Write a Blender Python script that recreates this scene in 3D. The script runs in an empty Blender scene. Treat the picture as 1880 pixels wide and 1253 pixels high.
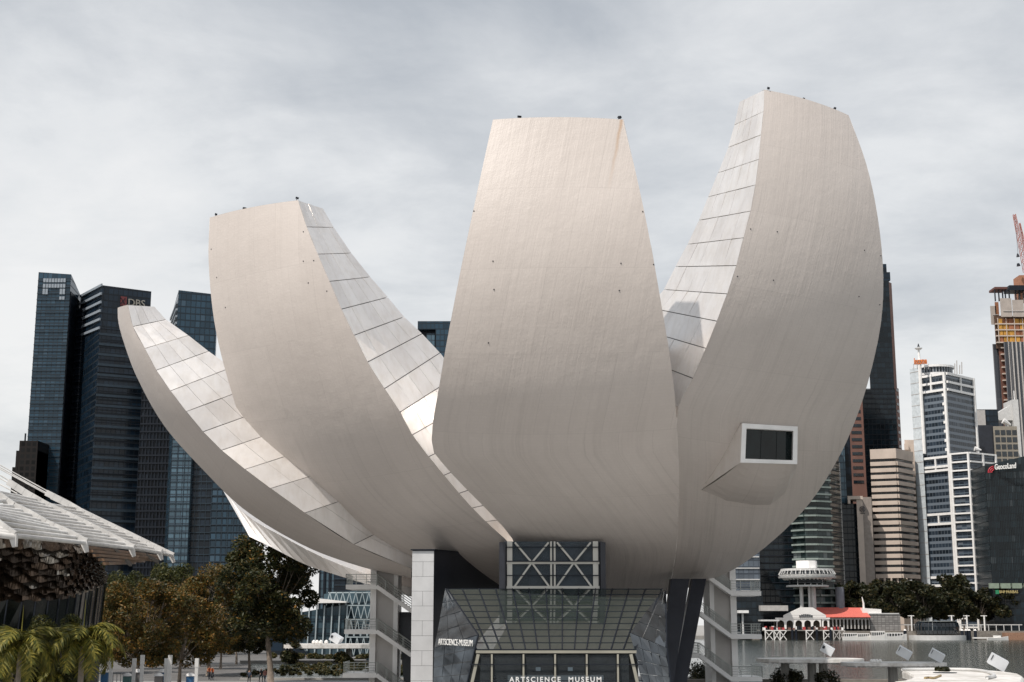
import bpy, bmesh, math, random
import numpy as np
from mathutils import Vector, Matrix
random.seed(7)
rng = np.random.default_rng(7)
S = bpy.context.scene
COL = S.collection
R = math.radians

# ---------------------------------------------------------------- camera, sky, sun, exposure
F, CX, CY, PITCH, H = 2611.0, 940.0, 626.5, R(11.24), 7.2
cd = bpy.data.cameras.new('camera'); cd.lens = 50; cd.sensor_width = 36
cd.clip_start = 0.5; cd.clip_end = 9000
cam = bpy.data.objects.new('camera', cd); COL.objects.link(cam)
cam.location = (0, 0, H); cam.rotation_euler = (R(90) + PITCH, 0, 0)
S.camera = cam
SUN_EL, SUN_AZ = 55.0, 224.0      # azimuth clockwise from +Y
sd = bpy.data.lights.new('sun', 'SUN'); sd.energy = 3.9; sd.angle = R(0.9); sd.color = (1.0, 0.93, 0.86)
sun = bpy.data.objects.new('sun', sd); COL.objects.link(sun)
sv = Vector((math.sin(R(SUN_AZ)) * math.cos(R(SUN_EL)), math.cos(R(SUN_AZ)) * math.cos(R(SUN_EL)), math.sin(R(SUN_EL))))
sun.rotation_euler = sv.to_track_quat('Z', 'Y').to_euler()
S.view_settings.view_transform = 'Standard'; S.view_settings.look = 'None'
S.view_settings.exposure = 0.0; S.view_settings.gamma = 1.0

W = bpy.data.worlds.new('World'); S.world = W; W.use_nodes = True
nt = W.node_tree; nt.nodes.clear()
def nn(t, kind, **kw):
    n = t.nodes.new(kind)
    for k, v in kw.items():
        if k.startswith('i_'): n.inputs[int(k[2:])].default_value = v
        else: setattr(n, k, v)
    return n
def lk(t, a, b): t.links.new(a, b)
def ramp(t, fac, stops):
    n = t.nodes.new('ShaderNodeValToRGB'); e = n.color_ramp.elements
    while len(e) < len(stops): e.new(0.5)
    for i, (p, c) in enumerate(stops): e[i].position = p; e[i].color = tuple(c) + (1,) if len(c) == 3 else c
    lk(t, fac, n.inputs[0]); return n.outputs[0]
def mth(t, op, a, b=None, c=None):
    n = t.nodes.new('ShaderNodeMath'); n.operation = op
    for i, x in enumerate((a, b, c)):
        if x is None: continue
        if isinstance(x, (int, float)): n.inputs[i].default_value = x
        else: lk(t, x, n.inputs[i])
    return n.outputs[0]
def mixc(t, fac, a, b, mode='MIX'):
    n = t.nodes.new('ShaderNodeMix'); n.data_type = 'RGBA'; n.blend_type = mode
    for i, x in ((0, fac), (6, a), (7, b)):
        if isinstance(x, (int, float)): n.inputs[i].default_value = x
        elif isinstance(x, tuple): n.inputs[i].default_value = x if len(x) == 4 else x + (1,)
        else: lk(t, x, n.inputs[i])
    return n.outputs[2]
sky = nn(nt, 'ShaderNodeTexSky', sky_type='NISHITA', sun_disc=False, sun_elevation=R(SUN_EL), sun_rotation=R(SUN_AZ))
sky.air_density = 1.4; sky.dust_density = 2.5
b1 = nn(nt, 'ShaderNodeBackground'); b1.inputs[1].default_value = 0.10; lk(nt, sky.outputs[0], b1.inputs[0])
tc = nn(nt, 'ShaderNodeTexCoord'); sx = nn(nt, 'ShaderNodeSeparateXYZ'); lk(nt, tc.outputs['Generated'], sx.inputs[0])
zz = mth(nt, 'MAXIMUM', sx.outputs[2], 0.0)
dn = mth(nt, 'ADD', zz, 0.22)
cb = nn(nt, 'ShaderNodeCombineXYZ'); lk(nt, mth(nt, 'DIVIDE', sx.outputs[0], dn), cb.inputs[0]); lk(nt, mth(nt, 'DIVIDE', sx.outputs[1], dn), cb.inputs[1])
def skn(scale, det, rough, loc, stretch=(1, 1, 1), dist=0.0, rot=0.0):
    mp = nn(nt, 'ShaderNodeMapping'); mp.inputs['Location'].default_value = loc; mp.inputs['Scale'].default_value = stretch; mp.inputs['Rotation'].default_value = (0, 0, rot)
    lk(nt, cb.outputs[0], mp.inputs[0])
    n = nn(nt, 'ShaderNodeTexNoise'); n.inputs['Scale'].default_value = scale; n.inputs['Detail'].default_value = det
    n.inputs['Roughness'].default_value = rough; n.inputs['Distortion'].default_value = dist
    lk(nt, mp.outputs[0], n.inputs['Vector']); return n.outputs['Fac']
n1 = skn(1.25, 9, 0.56, (3.4, 1.7, 0), (1.0, 0.9, 1), 0.25)
n2 = skn(4.0, 10, 0.62, (0.3, 5.2, 0), (0.8, 1.1, 1), 0.3, 0.35)
dens = mth(nt, 'ADD', mth(nt, 'MULTIPLY', n1, 0.72), mth(nt, 'MULTIPLY', n2, 0.28))
hz = mth(nt, 'SUBTRACT', 1.0, mth(nt, 'MULTIPLY', zz, 2.2))
dens = mth(nt, 'ADD', dens, mth(nt, 'MULTIPLY', mth(nt, 'MAXIMUM', hz, -0.3), 0.235))
cloudc = ramp(nt, dens, [(0.36, (0.40, 0.435, 0.485)), (0.46, (0.53, 0.56, 0.60)), (0.56, (0.70, 0.72, 0.745)), (0.64, (0.86, 0.87, 0.88)), (0.74, (0.97, 0.965, 0.96))])
b2 = nn(nt, 'ShaderNodeBackground'); b2.inputs[1].default_value = 1.0; lk(nt, cloudc, b2.inputs[0])
mx = nn(nt, 'ShaderNodeMixShader'); mx.inputs[0].default_value = 0.86
lk(nt, b1.outputs[0], mx.inputs[1]); lk(nt, b2.outputs[0], mx.inputs[2])
wo = nn(nt, 'ShaderNodeOutputWorld'); lk(nt, mx.outputs[0], wo.inputs[0])

# ---------------------------------------------------------------- pixel -> place helpers
cp, sp = math.cos(PITCH), math.sin(PITCH)
def ray(u, v):
    a = (u - CX) / F; b = (CY - v) / F
    return Vector((a, cp - b * sp, sp + b * cp))
def P(u, v, Y):
    d = ray(u, v); t = Y / d.y
    return Vector((d.x * t, Y, H + d.z * t))
def Zat(v, Y): return P(CX, v, Y).z
def Xat(u, Y, z): return (u - CX) / F * (Y * cp + (z - H) * sp)

# ---------------------------------------------------------------- object helpers
def tag(o, label=None, cat=None, group=None, kind=None):
    if label: o['label'] = label
    if cat: o['category'] = cat
    if group: o['group'] = group
    if kind: o['kind'] = kind
    return o
def empty(name, loc, label=None, cat=None, group=None, rz=0):
    o = bpy.data.objects.new(name, None); COL.objects.link(o); o.location = loc; o.rotation_euler.z = rz
    return tag(o, label, cat, group)
def worigin(p):
    v = Vector((0, 0, 0))
    while p is not None: v = v + Vector(p.location); p = p.parent
    return v
class MB:
    def __init__(s): s.v = []; s.f = []; s.uv = []; s.mi = []
    def quad(s, pts, uv=None, mi=0):
        n = len(s.v); s.v += [tuple(p) for p in pts]; s.f.append(tuple(range(n, n + len(pts))))
        s.uv.append(uv if uv else [(0, 0)] * len(pts)); s.mi.append(mi)
    def box8(s, c, mi=0, uvs=True):       # c: 4 bottom (ccw) + 4 top
        for idx in ((0, 3, 2, 1), (4, 5, 6, 7), (0, 1, 5, 4), (1, 2, 6, 5), (2, 3, 7, 6), (3, 0, 4, 7)):
            q = [c[i] for i in idx]
            if idx[0] in (0, 1, 2, 3) and idx != (0, 3, 2, 1):
                L = (Vector(q[1]) - Vector(q[0])).length
                s.quad(q, [(0, q[0][2]), (L, q[1][2]), (L, q[2][2]), (0, q[3][2])], mi)
            else: s.quad(q, [(p[0], p[1]) for p in q], mi)
        return s
    def box(s, x0, x1, y0, y1, z0, z1, mi=0):
        return s.box8([(x0, y0, z0), (x1, y0, z0), (x1, y1, z0), (x0, y1, z0), (x0, y0, z1), (x1, y0, z1), (x1, y1, z1), (x0, y1, z1)], mi)
    def beam(s, p, q, w, h, up=Vector((0, 0, 1)), mi=0, w2=None, h2=None):
        p = Vector(p); q = Vector(q); d = (q - p).normalized()
        if abs(d.dot(up)) > 0.98: up = Vector((0, 1, 0))
        x = d.cross(up).normalized(); y = x.cross(d)
        w2 = w if w2 is None else w2; h2 = h if h2 is None else h2
        a = [p + x * (i * w / 2) + y * (j * h / 2) for i, j in ((-1, -1), (1, -1), (1, 1), (-1, 1))]
        b = [q + x * (i * w2 / 2) + y * (j * h2 / 2) for i, j in ((-1, -1), (1, -1), (1, 1), (-1, 1))]
        return s.box8(a + b, mi)
    def tube(s, pts, rad, n=6, mi=0, cap=True):
        pts = [Vector(p) for p in pts]; rr = rad if isinstance(rad, (list, tuple)) else [rad] * len(pts)
        base = len(s.v); up = Vector((0.13, 0.31, 0.94))
        for i, p in enumerate(pts):
            d = (pts[min(i + 1, len(pts) - 1)] - pts[max(i - 1, 0)]).normalized()
            x = d.cross(up); x = x.normalized() if x.length > 1e-3 else Vector((1, 0, 0)); y = d.cross(x)
            for k in range(n):
                a = 2 * math.pi * k / n; s.v.append(tuple(p + (x * math.cos(a) + y * math.sin(a)) * rr[i]))
        for i in range(len(pts) - 1):
            for k in range(n):
                a = base + i * n + k; b = base + i * n + (k + 1) % n
                s.f.append((a, b, b + n, a + n)); s.uv.append([(k / n, i), ((k + 1) / n, i), ((k + 1) / n, i + 1), (k / n, i + 1)]); s.mi.append(mi)
        if cap:
            s.f.append(tuple(base + k for k in range(n))); s.uv.append([(0, 0)] * n); s.mi.append(mi)
            e = base + (len(pts) - 1) * n
            s.f.append(tuple(e + k for k in reversed(range(n)))); s.uv.append([(0, 0)] * n); s.mi.append(mi)
        return s
    def prism(s, poly, z0, z1, mi=0, mtop=None, poly_top=None):
        A = sum(poly[i][0] * poly[(i + 1) % len(poly)][1] - poly[(i + 1) % len(poly)][0] * poly[i][1] for i in range(len(poly)))
        pt = poly_top or poly
        if A < 0: poly = poly[::-1]; pt = pt[::-1]
        n = len(poly); u = 0
        za = z0 if isinstance(z0, (list, tuple)) else [z0] * n
        zb = z1 if isinstance(z1, (list, tuple)) else [z1] * n
        if A < 0 and isinstance(z1, (list, tuple)): zb = zb[::-1]
        for i in range(n):
            j = (i + 1) % n; L = math.dist(poly[i], poly[j])
            s.quad([(*poly[i], za[i]), (*poly[j], za[j]), (*pt[j], zb[j]), (*pt[i], zb[i])], [(u, za[i]), (u + L, za[j]), (u + L, zb[j]), (u, zb[i])], mi); u += L
        s.quad([(*pt[i], zb[i]) for i in range(n)], [pt[i] for i in range(n)], mi if mtop is None else mtop)
        s.quad([(*poly[i], za[i]) for i in reversed(range(n))], None, mi)
        return s
    def wall(s, A, B, a0, a1, z0, z1, d0, d1, mi=0):   # box laid on the wall A->B (A left as seen from outside)
        A = Vector(A[:2]); B = Vector(B[:2]); L = (B - A).length; d = (B - A) / L; o = Vector((d.y, -d.x))
        p = lambda a, k: A + d * a + o * k
        q = [p(a0, d1), p(a1, d1), p(a1, d0), p(a0, d0)]
        return s.box8([(*c, z0) for c in q] + [(*c, z1) for c in q], mi)
    def ring(s, c, r0, r1, z0, z1, n=48, a0=0, a1=2 * math.pi, mi=0, r0t=None, r1t=None):
        r0t = r0 if r0t is None else r0t; r1t = r1 if r1t is None else r1t
        for k in range(n):
            p, q = a0 + (a1 - a0) * k / n, a0 + (a1 - a0) * (k + 1) / n
            g = lambda r, a, z: (c[0] + r * math.cos(a), c[1] + r * math.sin(a), z)
            s.quad([g(r1, p, z0), g(r1, q, z0), g(r1t, q, z1), g(r1t, p, z1)], [(r1 * p, z0), (r1 * q, z0), (r1 * q, z1), (r1 * p, z1)], mi)
            s.quad([g(r1t, p, z1), g(r1t, q, z1), g(r0t, q, z1), g(r0t, p, z1)], None, mi)
            s.quad([g(r0, p, z0), g(r0, q, z0), g(r1, q, z0), g(r1, p, z0)], None, mi)
            if r0 > 0.01: s.quad([g(r0, q, z0), g(r0, p, z0), g(r0t, p, z1), g(r0t, q, z1)], None, mi)
        return s
    def mesh(s, name, mats, off=Vector((0, 0, 0)), smooth=False):
        me = bpy.data.meshes.new(name)
        v = [(a[0] - off[0], a[1] - off[1], a[2] - off[2]) for a in s.v]
        me.from_pydata(v, [], s.f); uvl = me.uv_layers.new(name='UVMap')
        flat = [c for f in s.uv for p in f for c in p]
        uvl.data.foreach_set('uv', flat)
        for m in (mats if isinstance(mats, (list, tuple)) else [mats]): me.materials.append(m)
        me.polygons.foreach_set('material_index', s.mi)
        if smooth: me.polygons.foreach_set('use_smooth', [True] * len(s.f))
        me.update(); return me
    def build(s, name, mats, parent=None, smooth=False, loc=None):
        off = worigin(parent) + (Vector(loc) if loc else Vector((0, 0, 0)))
        o = bpy.data.objects.new(name, s.mesh(name, mats, off, smooth)); COL.objects.link(o)
        o.parent = parent
        if loc: o.location = loc
        return o
def put(me, name, parent, wloc, rot=(0, 0, 0), scale=(1, 1, 1)):
    o = bpy.data.objects.new(name, me); COL.objects.link(o); o.parent = parent
    o.location = Vector(wloc) - worigin(parent); o.rotation_euler = rot; o.scale = scale; return o
KIDS = {}
def copy_tree(o, parent=None):
    c = o.copy(); COL.objects.link(c); c.parent = parent
    for ch in [x for x in bpy.data.objects if x.parent == o]: copy_tree(ch, c)
    return c
def text(name, s, mat, parent, origin, right, up, width, height, depth=0.05, bold=0.0, space=1.0):
    cu = bpy.data.curves.new(name, 'FONT'); cu.body = s; cu.extrude = 0.02; cu.offset = bold; cu.space_character = space; cu.resolution_u = 3
    to = bpy.data.objects.new('tmp_text', cu); COL.objects.link(to)
    bpy.context.view_layer.update()
    me = bpy.data.meshes.new_from_object(to.evaluated_get(bpy.context.evaluated_depsgraph_get()))
    bpy.data.objects.remove(to); bpy.data.curves.remove(cu)
    co = np.array([v.co[:] for v in me.vertices]); mn = co.min(0); mxx = co.max(0); sz = mxx - mn
    right = Vector(right).normalized(); up = Vector(up).normalized(); nrm = right.cross(up)
    off = worigin(parent)
    for v in me.vertices:
        a = (v.co.x - mn[0]) / sz[0] * width; b = (v.co.y - mn[1]) / sz[1] * height; c = (v.co.z - mn[2]) / max(sz[2], 1e-6) * depth
        v.co = Vector(origin) + right * a + up * b + nrm * c - off
    me.materials.clear(); me.materials.append(mat); me.name = name
    o = bpy.data.objects.new(name, me); COL.objects.link(o); o.parent = parent; return o

# ---------------------------------------------------------------- materials
def newmat(name):
    m = bpy.data.materials.new(name); m.use_nodes = True
    return m, m.node_tree, m.node_tree.nodes['Principled BSDF']
def noise(t, vec, scale, det=3, rough=0.55, stretch=None):
    n = nn(t, 'ShaderNodeTexNoise'); n.inputs['Scale'].default_value = scale; n.inputs['Detail'].default_value = det; n.inputs['Roughness'].default_value = rough
    if stretch:
        mp = nn(t, 'ShaderNodeMapping'); mp.inputs['Scale'].default_value = stretch; lk(t, vec, mp.inputs[0]); vec = mp.outputs[0]
    lk(t, vec, n.inputs['Vector']); return n.outputs['Fac']
def bump(t, bs, h, strength=0.3, dist=0.05):
    n = nn(t, 'ShaderNodeBump'); n.inputs['Strength'].default_value = strength; n.inputs['Distance'].default_value = dist
    lk(t, h, n.inputs['Height']); lk(t, n.outputs[0], bs.inputs['Normal'])
def simple(name, col, rough=0.6, metal=0.0, var=0.15, scale=0.5, spec=0.5, bmp=0.0):
    m, t, b = newmat(name)
    b.inputs['Roughness'].default_value = rough; b.inputs['Metallic'].default_value = metal; b.inputs['Specular IOR Level'].default_value = spec
    g = nn(t, 'ShaderNodeTexCoord').outputs['Object']
    f = noise(t, g, scale, 6)
    lo = tuple(c * (1 - var) for c in col); hi = tuple(min(1, c * (1 + var)) for c in col)
    lk(t, ramp(t, f, [(0.3, lo), (0.7, hi)]), b.inputs['Base Color'])
    if bmp: bump(t, b, noise(t, g, scale * 12, 4), bmp, 0.03)
    return m
def facade(name, glass, frame, pw, ph, lw=0.18, lh=0.5, rough=0.12, var=0.5, metal=0.0, spandrel=None, bright=0.0, frame_rough=0.5, spec=0.35, wob=0.0):
    m, t, b = newmat(name)
    uv = nn(t, 'ShaderNodeTexCoord').outputs['UV']; s = nn(t, 'ShaderNodeSeparateXYZ'); lk(t, uv, s.inputs[0])
    U = mth(t, 'DIVIDE', s.outputs[0], pw); V = mth(t, 'DIVIDE', s.outputs[1], ph)
    fu = mth(t, 'FRACT', U); fv = mth(t, 'FRACT', V)
    c = nn(t, 'ShaderNodeCombineXYZ'); lk(t, mth(t, 'FLOOR', U), c.inputs[0]); lk(t, mth(t, 'FLOOR', V), c.inputs[1])
    wn = nn(t, 'ShaderNodeTexWhiteNoise', noise_dimensions='2D'); lk(t, c.outputs[0], wn.inputs['Vector'])
    c2 = nn(t, 'ShaderNodeCombineXYZ'); lk(t, mth(t, 'FLOOR', mth(t, 'DIVIDE', U, 9.0)), c2.inputs[0]); lk(t, mth(t, 'FLOOR', V), c2.inputs[1])
    wn2 = nn(t, 'ShaderNodeTexWhiteNoise', noise_dimensions='2D'); lk(t, c2.outputs[0], wn2.inputs['Vector'])
    r = mth(t, 'ADD', mth(t, 'MULTIPLY', wn.outputs['Value'], 0.6), mth(t, 'MULTIPLY', wn2.outputs['Value'], 0.4))
    lo = tuple(x * (1 - var) for x in glass); hi = tuple(x * (1 + var) for x in glass)
    stops = [(0.15, lo), (0.8, hi)]
    if bright: stops += [(0.93, tuple(min(1, x * (1 + var) + bright) for x in glass))]
    g = ramp(t, r, stops)
    inv = mth(t, 'GREATER_THAN', lw / pw, fu)
    inh = mth(t, 'GREATER_THAN', lh / ph, fv)
    if spandrel:
        g = mixc(t, inh, g, spandrel); msk = inv
    else: msk = mth(t, 'MAXIMUM', inv, inh)
    lk(t, mixc(t, msk, g, frame), b.inputs['Base Color'])
    lk(t, mth(t, 'ADD', rough, mth(t, 'MULTIPLY', msk, frame_rough - rough)), b.inputs['Roughness'])
    b.inputs['Metallic'].default_value = metal; b.inputs['Specular IOR Level'].default_value = spec
    if wob:
        bump(t, b, mth(t, 'ADD', mth(t, 'MULTIPLY', wn.outputs['Value'], fu), noise(t, uv, 0.12, 2)), wob, 0.25)
    return m
WHITE = simple('white_paint', (0.84, 0.83, 0.81), 0.5, var=0.08)
OFFW = simple('off_white_cladding', (0.60, 0.60, 0.59), 0.5, var=0.1)
CREAM = simple('cream_stone', (0.56, 0.47, 0.40), 0.7, var=0.1, scale=0.15)
CREAM_FRAME = simple('cream_frame', (0.60, 0.59, 0.54), 0.45, var=0.06)
FRONT_FRAME = simple('lobby_frame', (0.30, 0.29, 0.24), 0.45, var=0.1)
GREYCLAD = simple('grey_cladding', (0.46, 0.44, 0.42), 0.6, var=0.1)
TILE = simple('pale_grey_tile', (0.60, 0.61, 0.62), 0.35, var=0.07, scale=0.8)
DARKTILE = simple('black_cladding', (0.02, 0.023, 0.032), 0.4, var=0.3)
STEEL = simple('galvanised_steel', (0.30, 0.32, 0.31), 0.4, metal=0.5, var=0.15, scale=2)
RAILM = simple('rail_steel', (0.36, 0.38, 0.36), 0.4, metal=0.3, var=0.1)
DKGLASS = simple('dark_glass', (0.012, 0.018, 0.024), 0.05, var=0.4, scale=0.3, spec=0.7)
ASPH = simple('grey_paving', (0.17, 0.165, 0.16), 0.8, var=0.25, scale=0.4, bmp=0.3)
STONE = simple('stone_wall', (0.21, 0.19, 0.165), 0.85, var=0.3, scale=1.2, bmp=0.5)
CONC = simple('concrete', (0.33, 0.32, 0.30), 0.8, var=0.2, scale=0.3, bmp=0.3)
ORANGE = simple('orange_paint', (0.75, 0.22, 0.06), 0.5)
REDP = simple('red_paint', (0.45, 0.06, 0.06), 0.5)
CRANE = simple('crane_steel', (0.38, 0.10, 0.06), 0.5)
NAVY = simple('navy_steel', (0.012, 0.016, 0.024), 0.5, spec=.25)
BARK = simple('pale_bark', (0.23, 0.19, 0.155), 0.9, var=0.35, scale=2.5, bmp=0.6)
PALMBARK = simple('palm_bark', (0.26, 0.22, 0.18), 0.9, var=0.25, scale=3, bmp=0.5)
SIGNW = simple('sign_white', (0.8, 0.8, 0.78), 0.5, var=0.03)
SKIN = simple('skin', (0.42, 0.24, 0.16), 0.6)

def leafmat(name, a, b_, c, extra=None):
    m, t, b = newmat(name)
    g = nn(t, 'ShaderNodeNewGeometry')
    stops = [(0.0, a), (0.5, b_), (0.93, c)]
    if extra: stops.append((0.99, extra))
    r = ramp(t, g.outputs['Random Per Island'], stops)
    pos = noise(t, nn(t, 'ShaderNodeTexCoord').outputs['Object'], 0.35, 3)
    r = mixc(t, 1.0, r, ramp(t, pos, [(0.35, (0.55, 0.6, 0.6)), (0.65, (1.35, 1.25, 1.1))]), 'MULTIPLY')
    lk(t, r, b.inputs['Base Color']); b.inputs['Roughness'].default_value = 0.55; b.inputs['Specular IOR Level'].default_value = 0.35
    tr = nn(t, 'ShaderNodeBsdfTranslucent'); lk(t, r, tr.inputs[0])
    mx = nn(t, 'ShaderNodeMixShader'); mx.inputs[0].default_value = 0.22
    lk(t, b.outputs[0], mx.inputs[1]); lk(t, tr.outputs[0], mx.inputs[2])
    lk(t, mx.outputs[0], t.nodes['Material Output'].inputs[0]); return m
L_DARK = leafmat('dark_leaf', (0.014, 0.022, 0.009), (0.038, 0.048, 0.014), (0.085, 0.07, 0.022), (0.28, 0.15, 0.03))
L_AUT = leafmat('rusty_leaf', (0.032, 0.042, 0.012), (0.095, 0.080, 0.018), (0.22, 0.115, 0.024))
L_GRN = leafmat('green_leaf', (0.018, 0.028, 0.010), (0.045, 0.055, 0.014), (0.09, 0.085, 0.02))
L_FAR = leafmat('far_leaf', (0.012, 0.020, 0.010), (0.028, 0.034, 0.014), (0.062, 0.050, 0.018))
L_PALM = leafmat('palm_leaf', (0.05, 0.07, 0.012), (0.155, 0.15, 0.024), (0.30, 0.25, 0.045))
L_BUSH = leafmat('bush_leaf', (0.02, 0.028, 0.012), (0.055, 0.06, 0.02), (0.13, 0.11, 0.05), (0.22, 0.12, 0.03))

# ---------------------------------------------------------------- ground, water
def sheet(name, poly, z, mat, thick=None, kind='structure'):
    m = MB()
    if thick: m.prism(poly, z - thick, z)
    else: m.quad([(*p, z) for p in poly], [p for p in poly])
    return tag(m.build(name, mat), kind=kind)
wm, t, b = newmat('bay_water')
oc = nn(t, 'ShaderNodeTexCoord').outputs['Object']
lk(t, ramp(t, noise(t, oc, 0.02, 4), [(0.35, (0.030, 0.042, 0.038)), (0.65, (0.050, 0.062, 0.054))]), b.inputs['Base Color'])
b.inputs['Roughness'].default_value = 0.10; b.inputs['IOR'].default_value = 1.2
h = mth(t, 'ADD', noise(t, oc, 0.9, 4, 0.6, (1, 0.5, 1)), mth(t, 'MULTIPLY', noise(t, oc, 0.08, 3), 2.0))
bump(t, b, h, 0.6, 0.5)
sheet('water', [(-1500, 60), (1500, 60), (1500, 890), (-1500, 890)], -2.0, wm)
sheet('seabed', [(-6000, -500), (6000, -500), (6000, 7000), (-6000, 7000)], -4.0, CONC)
sheet('far_ground', [(-3000, 888), (3000, 888), (3000, 6000), (-3000, 6000)], 0.0, CONC, 3.5)
prom = simple('promenade_paving', (0.13, 0.125, 0.12), 0.75, var=0.2, scale=0.25, bmp=0.2)
sheet('promenade', [(-400, -40), (46, -40), (46, 188), (20, 205), (-22, 215), (-30, 300), (-60, 420), (-400, 700)], 0.0, prom, 3.5)

sheet('bounce_sheet', [(-58, 60), (45, 60), (45, 187), (-58, 187)], 0.012, simple('bounce_grey', (0.26, 0.255, 0.245), 0.6, var=0.12, scale=0.3))  # unseen pale sheet, added to bounce light up onto bowl and stair towers
# ---------------------------------------------------------------- the museum
C = Vector((6, 165, 0))
def prof(z, Rm, zm, zb=10.2, Rin=4.0, k=0.013):
    if z >= zm: return Rm - k * (z - zm) ** 2
    s_ = min(1, (zm - z) / (zm - zb)); return Rin + (Rm - Rin) * math.sqrt(1 - s_ * s_)
def solve(u, v, d, Rm, zm, y0=85):
    Y = y0; prev = None
    while Y < 190:
        q = P(u, v, Y); f = (q.x - C.x) * d.x + (q.y - C.y) * d.y - prof(q.z, Rm, zm)
        if f <= 0:
            if prev is None: return q
            a = prev / (prev - f); return P(u, v, Y - 0.25 + 0.25 * a)
        prev = f; Y += 0.25
    return None
def solve_list(px, d, Rm, zm):
    out = [solve(u, v, d, Rm, zm) for u, v in px]
    for i, q in enumerate(out):
        if q is None:
            js = [j for j in range(len(out)) if out[j] is not None]
            j = min(js, key=lambda j: abs(j - i)); print('unsolved', px[i]); out[i] = P(px[i][0], px[i][1], out[j].y)
    return out
def cr(pts, n):                                   # smooth resample by chord length
    pts = [Vector(p) for p in pts]; ts = [0]
    for a, b_ in zip(pts, pts[1:]): ts.append(ts[-1] + max((b_ - a).length, 1e-6))
    e = [pts[0] * 2 - pts[1]] + pts + [pts[-1] * 2 - pts[-2]]
    out = []
    for i in range(n):
        x = ts[-1] * i / (n - 1); k = min(max(0, next((j for j in range(len(ts) - 1) if x <= ts[j + 1]), len(ts) - 2)), len(ts) - 2)
        h_ = ts[k + 1] - ts[k]; w = (x - ts[k]) / h_
        p0, p1, p2, p3 = e[k], e[k + 1], e[k + 2], e[k + 3]
        h0 = ts[k] - ts[k - 1] if k > 0 else h_; h3 = ts[k + 2] - ts[k + 1] if k + 2 < len(ts) else h_
        m1 = (p2 - p0) / (h0 + h_) * h_; m2 = (p3 - p1) / (h_ + h3) * h_
        out.append(p1 * (2*w**3 - 3*w**2 + 1) + m1 * (w**3 - 2*w**2 + w) + p2 * (-2*w**3 + 3*w**2) + m2 * (w**3 - w**2))
    return out
def shellmat(name, stain=False):
    m, t, b = newmat(name)
    uv = nn(t, 'ShaderNodeTexCoord').outputs['UV']
    s_ = nn(t, 'ShaderNodeSeparateXYZ'); lk(t, uv, s_.inputs[0])
    br = nn(t, 'ShaderNodeTexBrick'); lk(t, uv, br.inputs['Vector'])
    br.inputs['Color1'].default_value = (0.955, 0.955, 0.955, 1); br.inputs['Color2'].default_value = (1, 1, 1, 1); br.inputs['Mortar'].default_value = (0.86, 0.86, 0.86, 1)
    br.inputs['Scale'].default_value = 1.0; br.inputs['Brick Width'].default_value = 3.1; br.inputs['Row Height'].default_value = 7.5; br.inputs['Mortar Size'].default_value = 0.02
    weave = nn(t, 'ShaderNodeTexBrick'); lk(t, uv, weave.inputs['Vector'])
    weave.inputs['Color1'].default_value = (0.985, 0.985, 0.985, 1); weave.inputs['Color2'].default_value = (1.01, 1.01, 1.01, 1); weave.inputs['Mortar'].default_value = (0.975, 0.975, 0.975, 1)
    weave.inputs['Scale'].default_value = 1.0; weave.inputs['Brick Width'].default_value = 0.62; weave.inputs['Row Height'].default_value = 0.31; weave.inputs['Mortar Size'].default_value = 0.03
    st = noise(t, uv, 1.0, 6, 0.65, (1.6, 0.05, 1))
    big = noise(t, uv, 0.09, 4)
    base = ramp(t, big, [(0.3, (0.575, 0.522, 0.482)), (0.7, (0.64, 0.585, 0.543))])
    c = mixc(t, 1.0, base, br.outputs['Color'], 'MULTIPLY'); c = mixc(t, 1.0, c, weave.outputs['Color'], 'MULTIPLY')
    # dirt runs: stronger lower down (uv y grows towards the base)
    low = nn(t, 'ShaderNodeMapRange'); low.inputs[1].default_value = 22; low.inputs[2].default_value = 55; lk(t, s_.outputs[1], low.inputs[0])
    dirt = mth(t, 'MULTIPLY', nn_mr(t, st, 0.5, 0.72), mth(t, 'ADD', 0.10, mth(t, 'MULTIPLY', low.outputs[0], 0.32)))
    c = mixc(t, dirt, c, (0.30, 0.275, 0.25))
    if stain:
        mr = mth(t, 'ABSOLUTE', mth(t, 'SUBTRACT', mth(t, 'ADD', s_.outputs[0], mth(t, 'MULTIPLY', noise(t, uv, 0.8, 3), 0.25)), 12.05))
        k = mth(t, 'MULTIPLY', mth(t, 'SUBTRACT', 1.0, nn_mr(t, mr, 0.02, 0.22)), mth(t, 'SUBTRACT', 1.0, nn_mr(t, s_.outputs[1], 0.3, 8.0)))
        c = mixc(t, mth(t, 'MULTIPLY', k, 0.55), c, (0.42, 0.22, 0.07))
    lk(t, c, b.inputs['Base Color']); b.inputs['Roughness'].default_value = 0.48; b.inputs['Specular IOR Level'].default_value = 0.4
    bump(t, b, mth(t, 'ADD', mth(t, 'MULTIPLY', noise(t, uv, 5.0, 3), 0.25), mth(t, 'ADD', mth(t, 'MULTIPLY', noise(t, uv, 0.5, 4), 1.2), st)), 0.5, 0.09)
    return m
def nn_mr(t, x, a, b_):
    n = nn(t, 'ShaderNodeMapRange'); n.inputs[1].default_value = a; n.inputs[2].default_value = b_; lk(t, x, n.inputs[0]); return n.outputs[0]
SHELL = shellmat('fibre_shell'); SHELL_STAIN = shellmat('fibre_shell_stained', True)
PM, t, b = newmat('brushed_metal_panel')
uvn = nn(t, 'ShaderNodeTexCoord').outputs['Object']
oi = nn(t, 'ShaderNodeObjectInfo')
pc = ramp(t, oi.outputs['Random'], [(0.0, (0.84, 0.81, 0.785)), (1.0, (0.93, 0.90, 0.87))])
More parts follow.
